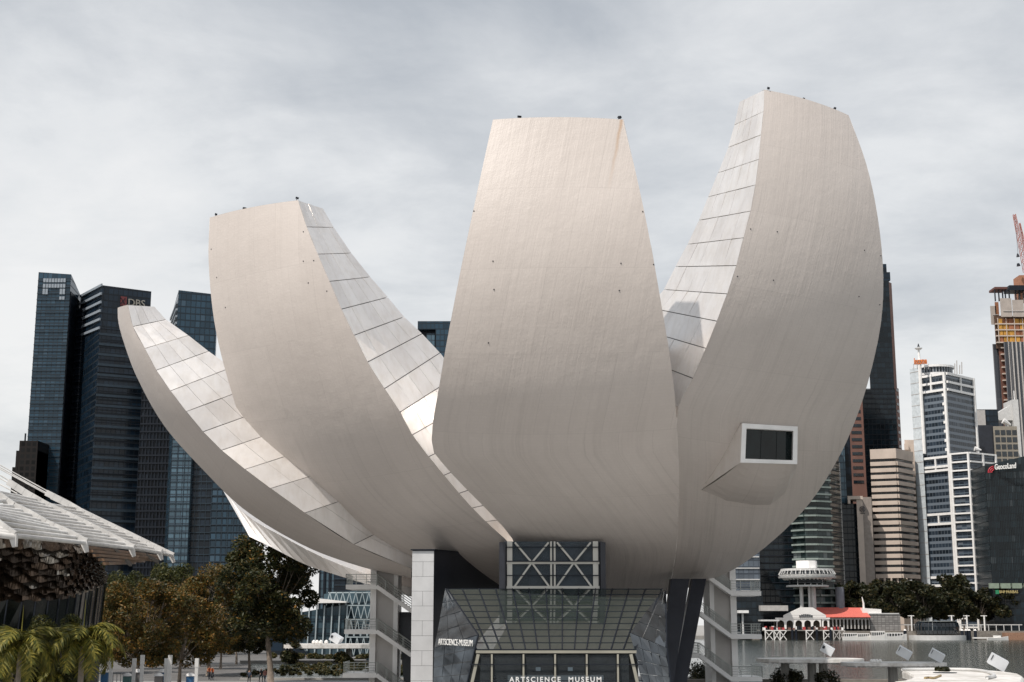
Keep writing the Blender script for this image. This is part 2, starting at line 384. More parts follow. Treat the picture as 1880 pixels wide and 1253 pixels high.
grime = mixc(t, 1.0, ramp(t, noise(t, uvn, 0.22, 6, .65), [(0.32, (0.90, 0.885, 0.87)), (0.6, (1, 1, 1))]), ramp(t, noise(t, uvn, 1.6, 5, .6, (1, 1, .12)), [(0.36, (0.94, 0.93, 0.915)), (0.56, (1, 1, 1))]), 'MULTIPLY')
lk(t, mixc(t, 1.0, pc, grime, 'MULTIPLY'), b.inputs['Base Color'])
b.inputs['Metallic'].default_value = 0.60
lk(t, mth(t, 'ADD', 0.27, mth(t, 'MULTIPLY', noise(t, uvn, 0.6, 4), 0.2)), b.inputs['Roughness'])
bump(t, b, noise(t, uvn, 0.35, 3), 0.25, 0.12)
SEAM = simple('panel_joint', (0.10, 0.095, 0.09), 0.6)

museum = empty('museum', (C.x, C.y, 0), 'huge white lotus-shaped museum with tall curved petals and a glass lobby beneath', 'museum')
petal_data = {}
def petal(key, a0, Rm, zm, OLp, ORp, side, edge_rows, ridge_rows, n_cols, mat, label, slope=0.12, bulge=0.035):
    a = R(a0); d = Vector((math.cos(a), math.sin(a), 0)); tg = Vector((-d.y, d.x, 0))
    NR, NC = 44, 14
    OL = cr(solve_list(OLp, d, Rm, zm), NR); OR = cr(solve_list(ORp, d, Rm, zm), NR)
    petal_data[key] = (d, tg, Rm, zm, OL, OR)
    m = MB(); grid = []
    Ls = [0.0]
    for i in range(1, NR): Ls.append(Ls[-1] + (((OL[i] + OR[i]) - (OL[i-1] + OR[i-1])) / 2).length)
    for i in range(NR):
        row = []; w = (OR[i] - OL[i]).length
        mid = ((OL[min(i+1, NR-1)] + OR[min(i+1, NR-1)]) - (OL[max(i-1, 0)] + OR[max(i-1, 0)]))
        nv = (OR[i] - OL[i]).cross(mid).normalized()
        if nv.dot(d) < 0 and nv.z > 0: nv = -nv
        if nv.dot(Vector((0, -1, 0))) < 0: nv = -nv
        for j in range(NC + 1):
            s_ = j / NC; row.append(OL[i].lerp(OR[i], s_) + nv * (bulge * w * 4 * s_ * (1 - s_)))
        grid.append(row)
    base = 0
    for i in range(NR):
        for j in range(NC + 1): m.v.append(tuple(grid[i][j]))
    for i in range(NR - 1):
        for j in range(NC):
            q = [i * (NC + 1) + j, (i + 1) * (NC + 1) + j, (i + 1) * (NC + 1) + j + 1, i * (NC + 1) + j + 1]
            m.f.append(tuple(q)); m.mi.append(0)
            wd = lambda ii: (OR[ii] - OL[ii]).length
            m.uv.append([(j / NC * wd(i), Ls[i]), (j / NC * wd(i+1), Ls[i+1]), ((j + 1) / NC * wd(i+1), Ls[i+1]), ((j + 1) / NC * wd(i), Ls[i])])
    pet = m.build('petal', mat, museum, smooth=True); pet['label'] = label
    # ridges (inner, upper edges of the two side walls)
    sg = 1 if side == 'R' else -1
    NS = len(edge_rows) if edge_rows else 15
    if edge_rows:
        E_ = solve_list(edge_rows, d, Rm, zm); I_ = []
        n_ = tg * sg - d * slope
        for e, (u, v) in zip(E_, ridge_rows):
            r_ = ray(u, v); o_ = Vector((0, 0, H)); tt = (e - o_).dot(n_) / r_.dot(n_); q = o_ + r_ * tt
            I_.append(q)
        print(key, 'inward', ['%.1f/%.1f' % ((e - q).dot(d), q.z) for e, q in zip(E_, I_)])
    else:
        E_ = cr(OR if side == 'R' else OL, NS); I_ = []
        for i, e in enumerate(E_):
            k = i / (NS - 1); dep = 3.5 + 14 * k if k < 0.7 else 13.3 - (k - .7) * 20
            q = e - d * dep; w = (q - C).dot(tg); q = q - tg * (w * (0.35 - 0.65 * k)) + Vector((0, 0, 1.5 + 10 * k)); I_.append(q)
    other = OL if side == 'R' else OR
    oth = cr(other, NS); mir = [q + (o_ - e) * 0.5 for q, o_, e in zip(I_, oth, E_)]
    E2 = cr(E_, 30); I2 = cr(I_, 30); M2 = cr(mir, 30); O2 = cr(other, 30)
    inn = MB()       # closed body behind the panels
    off = -(tg * sg) * 0.32
    def strip(A, B, mb, uvs=False):
        for i in range(len(A) - 1):
            mb.quad([A[i], A[i+1], B[i+1], B[i]], [(0, i), (0, i+1), (1, i+1), (1, i)])
    strip([p + off for p in E2], [p + off for p in I2], inn)
    bd = inn.build('joint_backing', SEAM, pet)
    inn = MB(); strip(O2, M2, inn); strip([p + off for p in I2], M2, inn); inn.quad([OL[0], OR[0], (I2[0] + off) if side == 'R' else M2[0], M2[0] if side == 'R' else (I2[0] + off)])
    inn.build('inner_wall', PM, pet)
    # individual cladding panels on the visible side wall
    g = 0.05
    for i in range(NS - 1):
        for j in range(n_cols):
            f = lambda ii, x: E_[ii].lerp(I_[ii], x)
            x0, x1 = j / n_cols, (j + 1) / n_cols
            c4 = [f(i, x0), f(i + 1, x0), f(i + 1, x1), f(i, x1)]
            cen = (c4[0] + c4[1] + c4[2] + c4[3]) / 4
            def sh(p, gu, gv):
                return p
            hh = ((c4[1] - c4[0]).length + (c4[2] - c4[3]).length) / 2; ww = ((c4[3] - c4[0]).length + (c4[2] - c4[1]).length) / 2
            if hh < 0.2 or ww < 0.2: continue
            gv = min(0.2, 0.04 / hh); gu = min(0.2, 0.012 / ww)
            bl = lambda s_, r_: (c4[0] * (1 - s_) + c4[3] * s_) * (1 - r_) + (c4[1] * (1 - s_) + c4[2] * s_) * r_
            q = [bl(gu, gv), bl(gu, 1 - gv), bl(1 - gu, 1 - gv), bl(1 - gu, gv)]
            nrm = (q[1] - q[0]).cross(q[3] - q[0]).normalized()
            if nrm.dot(tg * sg) < 0: nrm = -nrm
            pb = MB(); tilt = nrm * random.uniform(-0.02, 0.035)
            top = [q[0] + tilt, q[1], q[2] + tilt * 0.6, q[3]]
            pb.box8([p - nrm * 0.08 for p in q] + top)
            pb.build('cladding_panel', PM, pet)
    return pet
P1 = petal(1, -155, 50, 45,
  [(216,566),(217,590),(225,622),(250,690),(300,780),(370,860),(450,937),(560,1003),(660,1040),(756,1062)],
  [(235,560),(244,600),(266,640),(287,680),(313,718),(342,756),(373,793),(407,827),(450,862),(497,897),(560,942),(650,1000),(756,1045)], 'R',
  [(235,560),(244,600),(266,640),(287,680),(313,718),(342,756),(373,793),(407,827),(450,862),(497,897),(560,942),(650,1000),(756,1045)],
  [(283,563),(305,587),(346,616),(383,645),(425,675),(470,708),(515,742),(560,775),(605,812),(650,850),(700,895),(760,945),(830,1000)],
  4, SHELL, 'low slender petal leaning out at the far left')
P2 = petal(2, -129, 40, 44,
  [(385,400),(383,480),(395,600),(425,720),(460,820),(500,893),(560,953),(640,1003),(755,1046),(840,1074)],
  [(547,368),(563,417),(583,466),(605,517),(627,568),(650,616),(675,665),(706,714),(735,757),(757,799),(787,839),(815,873),(843,906),(867,933),(892,958),(938,1002),(958,1078)], 'R',
  [(547,368),(563,417),(583,467),(605,517),(627,568),(650,616),(675,665),(706,714),(735,757),(757,799),(787,839),(815,873),(843,906),(867,933),(892,958),(938,1002)],
  [(593,383),(613,418),(645,465),(680,509),(712,546),(742,582),(775,613),(808,648),(840,690),(868,735),(900,782),(928,826),(955,868),(978,908),(1000,945),(1020,985)],
  5, SHELL, 'broad petal left of centre with a bright panelled right side')
P3 = petal(3, -93, 42, 40,
  [(905,220),(868,390),(838,535),(808,700),(793,820),(818,857),(860,902),(895,937),(943,994),(953,1083)],
  [(1145,220),(1183,390),(1210,535),(1236,700),(1245,820),(1247,900),(1242,1000),(1228,1086)], 'R', None, None, 4, SHELL_STAIN,
  'central petal facing the viewer with a rust streak at its top right corner')
P4 = petal(4, -60, 39, 43,
  [(1403,165),(1402,205),(1397,248),(1393,293),(1387,340),(1378,388),(1365,437),(1352,488),(1335,540),(1316,590),(1296,640),(1272,695),(1245,748),(1246,850),(1241,1000),(1224,1088)],
  [(1558,212),(1590,300),(1610,390),(1621,490),(1619,580),(1602,670),(1575,760),(1540,840),(1488,922),(1425,988),(1350,1044),(1280,1074),(1222,1092)], 'L',
  [(1403,165),(1402,205),(1397,248),(1393,293),(1387,340),(1378,388),(1365,437),(1352,488),(1335,540),(1316,590),(1296,640),(1272,695),(1245,748)],
  [(1358,187),(1348,230),(1337,271),(1318,318),(1300,362),(1283,405),(1262,449),(1240,490),(1219,532),(1190,565),(1160,600),(1130,640),(1100,680)],
  5, SHELL, 'tallest petal on the right with a boxed window low on its face')

# back petals (partly seen below the left petals)
def back_petal(name, outer, inner, dz, label):
    m = MB()
    n = 14; A = cr([P(*p) for p in outer], n); B = cr([P(*p) for p in inner], n)
    dv = Vector((2.0, 9.0, 3.0))
    for i in range(n - 1):
        m.quad([A[i], A[i+1], B[i+1], B[i]])
        m.quad([B[i], B[i+1], B[i+1] + dv, B[i] + dv])
    m.quad([A[0], B[0], B[0] + dv])
    o = m.build('petal', PM, museum); o['label'] = label
    for i in range(0, n - 1):
        pb = MB(); nr = (A[i+1] - A[i]).cross(B[i] - A[i]).normalized()
        if nr.y > 0: nr = -nr
        q = [A[i].lerp(A[i+1], .03), A[i].lerp(A[i+1], .97), B[i].lerp(B[i+1], .97), B[i].lerp(B[i+1], .03)]
        pb.box8([p for p in q] + [p + nr * 0.1 for p in q]); pb.build('cladding_panel', PM, o)
back_petal('petal', [(458,986,176),(500,1006,174),(560,1036,171),(620,1056,168),(700,1080,165),(770,1100,163)],
           [(408,898,181),(455,948,177),(520,985,172),(600,1026,168),(700,1063,165),(770,1084,163)], 3, 'pale rear petal showing as a thin strip under the left petals')

# dark bowl underside closing the petals together
m = MB()
for k in range(36):
    a, b_ = 2 * math.pi * k / 36, 2 * math.pi * (k + 1) / 36
    prev = None
    for r_, z_ in ((4, 10.0), (10, 10.5), (16, 12.2), (21, 15.0), (24, 19)):
        cur = [(C.x + r_ * math.cos(a), C.y + 2 + r_ * math.sin(a), z_), (C.x + r_ * math.cos(b_), C.y + 2 + r_ * math.sin(b_), z_)]
        if prev: m.quad([prev[0], prev[1], cur[1], cur[0]])
        prev = cur
m.build('bowl', SHELL, museum, smooth=True)

# floodlights and anchors on the petals
FL = MB().box(-.14, .14, -.22, .22, .25, .5).beam((0, 0, 0), (0, 0, .3), .06, .06).mesh('floodlight', NAVY)
for k, ss in ((2, .06), (2, .4), (2, .98), (3, .2), (3, .96), (4, .04), (4, .45), (4, .82)):
    d, tg, Rm, zm, OL, OR = petal_data[k]
    put(FL, 'floodlight', museum, OL[0].lerp(OR[0], ss) + Vector((0, 0.1, 0.0)), (0.2, 0.4, random.uniform(-1, 1)), (.75, .75, .8))
bpy.context.view_layer.update()
PETALS = {2: P2, 3: P3, 4: P4}
def on_petal(u, v, k):
    o_ = Vector((0, 0, H)) - worigin(PETALS[k]); r_ = ray(u, v).normalized()
    ok, loc, nr, _ = PETALS[k].ray_cast(o_, r_)
    return (loc + worigin(PETALS[k]), nr) if ok else (None, None)
AN = MB().tube([(0, -.04, 0), (0, .25, 0)], .06, 8).mesh('anchor', NAVY)
for u, v, k in ((870,388,3),(1180,389,3),(848,484,3),(905,480,3),(1140,484,3),(1200,486,3),(838,535,3),(907,532,3),(1137,534,3),(1210,534,3),(897,630,3),
                (388,458,2),(398,510,2),(414,565,2),(557,426,2),(557,480,2),(576,479,2),(600,535,2),(566,520,2),(392,600,2),
                (1354,508,4),(1378,421,4),(1427,426,4),(1420,515,4),(1587,460,4),(1577,545,4),(1617,470,4),(1615,560,4)):
    q, nr = on_petal(u, v, k)
    if q: put(AN, 'anchor', museum, q)

# window box low on the right petal
d4 = petal_data[4]
def s4(u, v, extra=0.5):
    q = solve(u, v, d4[0], d4[2], d4[3]); r_ = ray(u, v).normalized(); return q - r_ * extra
TL, TR = s4(1362, 778, 1.3), s4(1464, 784, 1.3)
yl, yr = TL.y, TR.y
BL, BR = P(1359, 850, yl), P(1463, 853, yr)
m = MB()
side = [TL, BL, s4(1278, 906, -.1), s4(1356, 778, 0)]
sm_ = MB(); sm_.quad(side)
curve = [s4(1278, 906, -.3), s4(1327, 926, -.1), s4(1378, 933, -.1), s4(1411, 932, -.1), s4(1437, 912, -.1), s4(1457, 872, -.1)]
edge = [BL.lerp(BR, x) for x in (0, .2, .45, .7, .9, 1)]
N = 8
for i in range(5):
    for k in range(N):
        f = lambda i_, k_: edge[i_].lerp(curve[i_], k_ / N) + Vector((0, -1, -1)).normalized() * (0.9 * math.sin(math.pi * k_ / N) * (0.2 + .8 * math.sin(math.pi * i_ / 5)))
        m.quad([f(i, k), f(i + 1, k), f(i + 1, k + 1), f(i, k + 1)], [(i, k), (i+1, k), (i+1, k+1), (i, k+1)])
m.quad([TR, BR, curve[-1], s4(1466, 784, 0)]); m.quad([TL, TR, s4(1464, 776, -.3), s4(1356, 772, -.3)])
wb = m.build('window_box', SHELL, museum); sm_.build('side_panel', PM, wb)
WGLASS = simple('window_box_glass', (0.006, 0.011, 0.012), 0.06, var=.5, scale=.5, spec=.28)
fr = MB(); bw = 0.5
rx = (TR - TL).normalized(); back = Vector((0, 1, 0))
def L4(a, b_): # a across 0..1, b down 0..1
    return TL.lerp(TR, a).lerp(BL.lerp(BR, a), b_) + Vector((0, -0.05, 0))
for (a0, a1, b0, b1) in ((0, 1, 0, .12), (0, 1, .90, 1), (0, .08, .12, .90), (.92, 1, .12, .90)):
    q = [L4(a0, b0), L4(a1, b0), L4(a1, b1), L4(a0, b1)]
    fr.box8([p + Vector((0, .7, 0)) for p in q] + [p - Vector((0, .12, 0)) for p in q])
fr.build('window_frame', WHITE, wb)
for k in range(3):
    a0, a1 = .08 + .84 * k / 3 + .004, .08 + .84 * (k + 1) / 3 - .004
    q = [L4(a0, .12), L4(a1, .12), L4(a1, .90), L4(a0, .90)]
    pb = MB(); pb.box8([p + Vector((0, .6, 0)) for p in q] + [p + Vector((0, .5, 0)) for p in q]); pb.build('pane', WGLASS, wb)
pb = MB(); q = [L4(.07, .1), L4(.93, .1), L4(.93, .92), L4(.07, .92)]
pb.box8([p + Vector((0, .9, 0)) for p in q] + [p + Vector((0, .64, 0)) for p in q]); pb.build('blind', NAVY, wb)

# pylon with pale tiles and black flank
Yp = 141.0
zt = Zat(1011, Yp); xa = Xat(757, Yp, zt); xb = Xat(797, Yp, zt)
m = MB(); poly = [(xa + .02, Yp), (xb, Yp), (xb + 8.5, Yp + 17), (xb + 5.0, Yp + 18.5)]
m.prism(poly, 0, zt)
py = m.build('pylon', DARKTILE, museum)
z = zt - .05; r_ = 0
MB().prism([(xa - .15, Yp - .25), (xb + .12, Yp - .25), (xb + 4, Yp + 8), (xa + 3, Yp + 8)], zt, zt + .12).build('coping', NAVY, py)
while z > 0:
    hgt = 1.42 if r_ else 1.05
    for (a, b_) in (((xa, xb),) if r_ % 2 == 0 else ((xa, (xa + xb) / 2), ((xa + xb) / 2, xb))):
        MB().box(a + .012, b_ - .012, Yp - .09, Yp - .005, max(z - hgt + .012, 0), z - .012).build('tile', TILE, py)
    z -= hgt; r_ += 1

# lattice window under the central petal
Yw = 137.6
zA, zB = Zat(994, Yw), Zat(1156, Yw)
X = lambda u, z_, Y=Yw: Xat(u, Y, z_)
xl, xr = X(930, zA), X(1100, zA); xm = X(1015, zA)
lw = MB(); lw.box(xl - .3, xr + .3, Yw + .6, Yw + 9, zB - .3, zA)
lat = lw.build('lattice_window', simple('interior_dark', (0.035, 0.042, 0.055), 0.5, var=0.5, scale=0.6), museum)
MB().box(xl - .7, xl - .1, Yw - .1, Yw + 8, zB - 1, zA - .1).build('side_reveal', DARKTILE, lat)
MB().box(xr + .1, xr + .6, Yw - .1, Yw + 8, zB - 1, zA - .1).build('side_reveal', DARKTILE, lat)
rows_v = [996, 1033, 1079, 1117, 1156]
def lbeam(p, q, w, mat=CREAM_FRAME, name='brace', dd=.3):
    b_ = MB(); b_.beam(p, q, w, dd, up=Vector((0, -1, 0))); return b_.build(name, mat, lat)
for xx, ww in ((xl + .3, .5), (xm - .17, .17), (xm + .17, .17), (xr - .35, .5)):
    lbeam((xx, Yw + .3, zB), (xx, Yw + .3, zA), ww, name='post', dd=.25)
for vv in (1033, 1079, 1117, 1156):
    z_ = Zat(vv, Yw); MB().box(xl, xr, Yw + .12, Yw + .4, z_ - .14, z_ + .14).build('rail', CREAM_FRAME, lat)
for vv in (1005, 1031, 1057, 1100, 1120):
    z_ = Zat(vv, Yw); MB().box(xl, xr, Yw - .12, Yw - .04, z_ - .05, z_ + .05).build('cable_rail', NAVY, lat)
for (a, b_) in ((xl + .7, xm - .3), (xm + .3, xr - .7)):
    c_ = (a + b_) / 2; zr = [Zat(v_, Yw) for v_ in rows_v]
    for k in range(4):
        if k % 2 == 0:
            lbeam((a + .1, Yw + .3, zr[k]), (c_, Yw + .3, zr[k + 1]), .17); lbeam((b_ - .1, Yw + .32, zr[k]), (c_, Yw + .32, zr[k + 1]), .17)
        else:
            lbeam((c_, Yw + .3, zr[k]), (a, Yw + .3, zr[k + 1]), .17); lbeam((c_, Yw + .32, zr[k]), (b_, Yw + .32, zr[k + 1]), .17)
clear = bpy.data.materials.new('clear_glass'); clear.use_nodes = True; t = clear.node_tree; t.nodes.clear()
def glassmix(t, col, fac, rough=0.03):
    tr = nn(t, 'ShaderNodeBsdfTransparent'); tr.inputs[0].default_value = col + (1,)
    gl = nn(t, 'ShaderNodeBsdfPrincipled'); gl.inputs['Base Color'].default_value = tuple(c * .25 for c in col) + (1,); gl.inputs['Roughness'].default_value = rough; gl.inputs['Specular IOR Level'].default_value = 0.8
    mx = nn(t, 'ShaderNodeMixShader'); mx.inputs[0].default_value = fac
    out = nn(t, 'ShaderNodeOutputMaterial'); lk(t, tr.outputs[0], mx.inputs[1]); lk(t, gl.outputs[0], mx.inputs[2]); lk(t, mx.outputs[0], out.inputs[0])
glassmix(t, (0.80, 0.86, 0.9), 0.10)
tint = simple('mirror_roof_glass', (0.035, 0.045, 0.040), 0.03, var=.15, scale=.4, spec=1.0)
tint.node_tree.nodes['Principled BSDF'].inputs['IOR'].default_value = 2.3
nc = 4
for i in range(nc):
    a, b_ = xl + (xr - xl) * i / nc, xl + (xr - xl) * (i + 1) / nc
    for k in range(4):
        z1_, z0_ = (zA, Zat(1031, Yw), Zat(1057, Yw), Zat(1079, Yw), zB)[k], (Zat(1031, Yw), Zat(1057, Yw), Zat(1079, Yw), zB)[k]
        MB().box(a + .02, b_ - .02, Yw + .48, Yw + .52, z0_ + .02, z1_ - .02).build('pane', clear, lat)

# sloping lobby roof
lobby = MB().box(-3, 13, 119, 150, -.5, .05).build('lobby', prom, museum)
Yt, Yb = 137.2, 122.0
def roofpt(s_, r_):       # s_ across 0..1, r_ down 0..1
    zt_, zb_ = Zat(1082, Yt), Zat(1193, Yb)
    a = Vector((Xat(818 + (1216 - 818) * s_, Yt, zt_), Yt, zt_)); b_ = Vector((Xat(875 + (1167 - 875) * s_, Yb, zb_), Yb, zb_))
    return a.lerp(b_, r_)
nx, ny = 13, 10
for i in range(nx):
    for j in range(ny):
        q = [roofpt(i / nx + .0015, j / ny), roofpt((i + 1) / nx - .0015, j / ny), roofpt((i + 1) / nx - .0015, (j + 1) / ny), roofpt(i / nx + .0015, (j + 1) / ny)]
        pb = MB(); pb.box8([p - Vector((0, 0, .03)) for p in (q[3], q[2], q[1], q[0])] + [q[3], q[2], q[1], q[0]])
        pb.build('roof_pane', tint, lobby)
for i in range(nx + 1):
    m = MB()
    for j in range(ny): m.beam(roofpt(i / nx, j / ny) + Vector((0, 0, .03)), roofpt(i / nx, (j + 1) / ny) + Vector((0, 0, .03)), .1, .12)
    m.build('roof_mullion', NAVY, lobby)
for j in range(ny + 1):
    MB().beam(roofpt(0, j / ny), roofpt(1, j / ny), .05, .09).build('roof_transom', NAVY, lobby)
# lobby front under the roof
Yf = 121.7
zf1 = Zat(1196, Yf); xf0, xf1 = Xat(876, Yf, zf1), Xat(1166, Yf, zf1)
front = MB(); front.box(xf0 - .1, xf1 + .1, Yf - .15, Yf + .2, zf1 - .16, zf1 + .06); fo = front.build('lobby_front', FRONT_FRAME, lobby)
for u0, u1, ww in ((878, 855, .26), (903, 903, .15), (961, 961, .15), (1019, 1019, .15), (1077, 1077, .15), (1134, 1134, .15), (1158, 1181, .26)):
    MB().beam((Xat(u0, Yf, zf1), Yf, zf1 - .25), (Xat(u1, Yf, Zat(1260, Yf)), Yf - .4, 0), ww, .25, up=Vector((0, -1, 0))).build('post', FRONT_FRAME, fo)
for vv in (1220, 1250):
    z_ = Zat(vv, Yf); MB().box(xf0 - .6, xf1 + .6, Yf - .3, Yf - .22, z_ - .035, z_ + .035).build('cable_rail', NAVY, fo)
for k in range(6):
    us = (878, 903, 961, 1019, 1077, 1134, 1158)
    a, b_ = Xat(us[k], Yf, 4), Xat(us[k + 1], Yf, 4)
    MB().box(a + .15, b_ - .15, Yf + .02, Yf + .06, 0.05, zf1 - .3).build('pane', clear, fo)
inr = MB(); inr.box(xf0 - 1, xf1 + 1, Yf + 9, Yf + 9.3, 0, zf1 + 2.0); inr.box(xf0 + 1, xf1 - 2, Yf + 5, Yf + 8, 0, 2.5); inr.build('interior_wall', simple('lobby_interior', (0.05, 0.055, 0.055), 0.5, var=0.8, scale=0.9), lobby)
MB().box(Xat(932, 124, 3), Xat(1108, 124, 3), 124.0, 124.3, 1.9, Zat(1240, 124)).build('ceiling_edge', GREYCLAD, lobby)
z_ = Zat(1252.5, 120.4)
text('lettering', 'ARTSCIENCE  MUSEUM', SIGNW, lobby, (Xat(935, 120.4, z_), 120.4, z_), (1, 0, 0), (0, 0, 1), Xat(1104, 120.4, z_) - Xat(935, 120.4, z_), .42, .08, 0.02, 1.35)
MB().box(Xat(932, 120.5, z_), Xat(1106, 120.5, z_), 120.42, 120.6, z_ - .16, z_ - .05).build('sign_bar', SIGNW, lobby)
for u in (988, 1047):
    z_ = Zat(1229, 123); x_ = Xat(u, 123, z_)
    lampo = MB().box(x_ - .2, x_ + .2, 122.9, 123.1, z_ - .14, z_ + .16).build('hanging_sign', OFFW, lobby)
    MB().beam((x_, 123, z_ + .1), (x_, 123, zf1 + .3), .03, .03).build('rod', NAVY, lampo)
# faceted glass wings
def wing(pts, nx, ny, mat, name):
    q = [P(*p) for p in pts]; root = MB(); root.beam(q[1], q[2], .12, .12); w = root.build(name, NAVY, lobby)
    for i in range(nx):
        for j in range(ny):
            f = lambda a, b_: q[0].lerp(q[1], a).lerp(q[3].lerp(q[2], a), b_)
            c4 = [f(i/nx, j/ny), f((i+1)/nx, j/ny), f((i+1)/nx, (j+1)/ny), f(i/nx, (j+1)/ny)]
            ce = sum(c4, Vector()) / 4; c4 = [ce + (c - ce) * .96 for c in c4]
            n_ = (c4[1] - c4[0]).cross(c4[3] - c4[0]).normalized()
            if n_.y < 0: n_ = -n_
            tl = n_ * random.uniform(-.04, .04)
            pb = MB(); pb.box8([c + n_ * .06 for c in c4] + [c4[0] + tl, c4[1] - tl, c4[2] + tl, c4[3]]); pb.build('pane', mat, w)
    return w
MIRG = simple('reflective_glass', (0.06, 0.07, 0.08), 0.06, metal=0.35, var=0.6, scale=0.5)
wl = wing([(817,1083,137.1),(822,1083,137.2),(878,1166,122.5),(797,1190,126)], 3, 4, MIRG, 'glass_wing')
wing([(797,1190,126),(878,1166,122.5),(856,1262,121.5),(795,1262,125)], 4, 4, MIRG, 'glass_wing')
wing([(1214,1086,137.2),(1222,1086,137.4),(1224,1190,127),(1157,1162,122.5)], 3, 4, MIRG, 'glass_wing')
wing([(1157,1162,122.5),(1224,1190,127),(1232,1262,126),(1182,1262,121.5)], 4, 4, MIRG, 'glass_wing')
q0 = P(805, 1184, 125.1); q1 = P(868, 1187, 122.3)
text('lettering', 'ARTSCIENCE-MUSEUM', SIGNW, wl, q0, q1 - q0, (0, 0, 1), (q1 - q0).length, .52, .06, 0.0)
# black raking columns
for (u0, u1, u2, u3, Y) in ((1232, 1266, 1208, 1236, 147), (1271, 1297, 1234, 1260, 152)):
    zt_, zb_ = 13.0, 0
    vt = 1063
    a0, a1 = P(u0, vt, Y), P(u1, vt, Y); b0, b1 = P(u2, 1258, Y - 6), P(u3, 1258, Y - 6)
    m = MB(); ex = Vector((0, 1.6, 0))
    m.box8([b0, b1, b1 + ex, b0 + ex, a0, a1, a1 + ex, a0 + ex]); m.build('raking_column', DARKTILE, museum)
MB().box8([P(728, 1155, 160), P(757, 1155, 160), P(757, 1155, 162), P(728, 1155, 162), P(728, 1124, 160), P(757, 1124, 160), P(757, 1124, 162), P(728, 1124, 162)]).build('raking_column', DARKTILE, museum)
MB().box8([P(742, 1262, 159), P(760, 1262, 159), P(760, 1262, 161), P(742, 1262, 161), P(730, 1124, 160), P(757, 1124, 160), P(757, 1124, 162), P(730, 1124, 162)]).build('raking_column', DARKTILE, museum)

# stair towers
def stair_tower(body, fins, landings, flights, Y, sg):
    u0, u1 = body; zc = Zat(1030, Y)
    m = MB(); m.box(Xat(u0, Y, 6), Xat(u1, Y, 6), Y, Y + 4.5, 0, Zat(1022, Y)); st = m.build('stair_tower', GREYCLAD, museum)
    for (a, b_) in fins: MB().box(Xat(a, Y, 6), Xat(b_, Y, 6), Y - .35, Y + 5, 0, Zat(1015, Y)).build('fin', WHITE, st)
    def rail(pts, n_, name='railing'):
        m = MB()
        for hh in (1.1, .82, .55, .28): m.tube([p + Vector((0, 0, hh)) for p in pts], .022 if hh < 1 else .04, 5)
        for a, b_ in zip(pts, pts[1:]):
            k = max(1, round((b_ - a).length / 1.1))
            for i in range(k + 1):
                c = a.lerp(b_, i / k); m.beam(c - Vector((0, 0, .15)), c + Vector((0, 0, 1.15)), .06, .06)
        return m.build(name, RAILM, st)
    for (a, b_, v) in landings:
        z_ = Zat(v, Y - 1.5); x0, x1 = Xat(a, Y - 1.5, z_), Xat(b_, Y - 1.5, z_)
        MB().box(x0, x1, Y - 2.0, Y + 4.4, z_ - .48, z_).build('landing', WHITE, st)
        xo = x0 if sg < 0 else x1; xi = x1 if sg < 0 else x0
        rail([Vector((xi, Y - 1.95, z_)), Vector((xo, Y - 1.95, z_)), Vector((xo, Y + 4.3, z_))], 5)
        # rear flight rising behind the tower
        m = MB(); nst = 5
        for k in range(nst):
            xs = xi + (xo - xi) * (.55 - .1 * k); m.box(min(xs, xs + sg * -.5), max(xs, xs + sg * -.5) + .0, Y + 2.6, Y + 4.2, z_ + .1 + .3 * k, z_ + .2 + .3 * k)
        m.build('steps', OFFW, st)
    for (ua, va, ub, vb) in flights:
        A = P(ua, va, Y - 1.5); B = P(ub, vb, Y - 1.5)
        m = MB(); n_ = 13
        for k in range(n_):
            c = A.lerp(B, (k + .5) / n_); dx = (B.x - A.x) / n_
            m.box(c.x - abs(dx) * .62, c.x + abs(dx) * .62, Y - 1.95, Y - .45, c.z - .02, c.z + .05)
        fl = m.build('flight', OFFW, st)
        for yy in (Y - 2.0, Y - .42):
            MB().beam((A.x, yy, A.z - .2), (B.x, yy, B.z - .2), .08, .42).build('stringer', WHITE, fl)
        r = rail([Vector((A.x, Y - 1.98, A.z)), Vector((B.x, Y - 1.98, B.z))], 4)
        rail([Vector((A.x, Y - .5, A.z)), Vector((B.x, Y - .5, B.z))], 4)
    return st
stair_tower((689, 728), ((679, 690), (722, 730)), ((636, 692, 1074), (633, 692, 1156), (630, 692, 1236)),
            ((692, 1074, 756, 1119), (692, 1156, 756, 1200), (692, 1236, 745, 1275)), 158, -1)
stair_tower((1311, 1343), ((1304, 1312), (1342, 1353)), ((1340, 1396, 1086), (1340, 1397, 1165), (1340, 1398, 1243), (1262, 1284, 1123), (1262, 1284, 1200)),
            ((1292, 1051, 1341, 1086), (1284, 1123, 1341, 1165), (1284, 1200, 1341, 1243)), 158, 1)

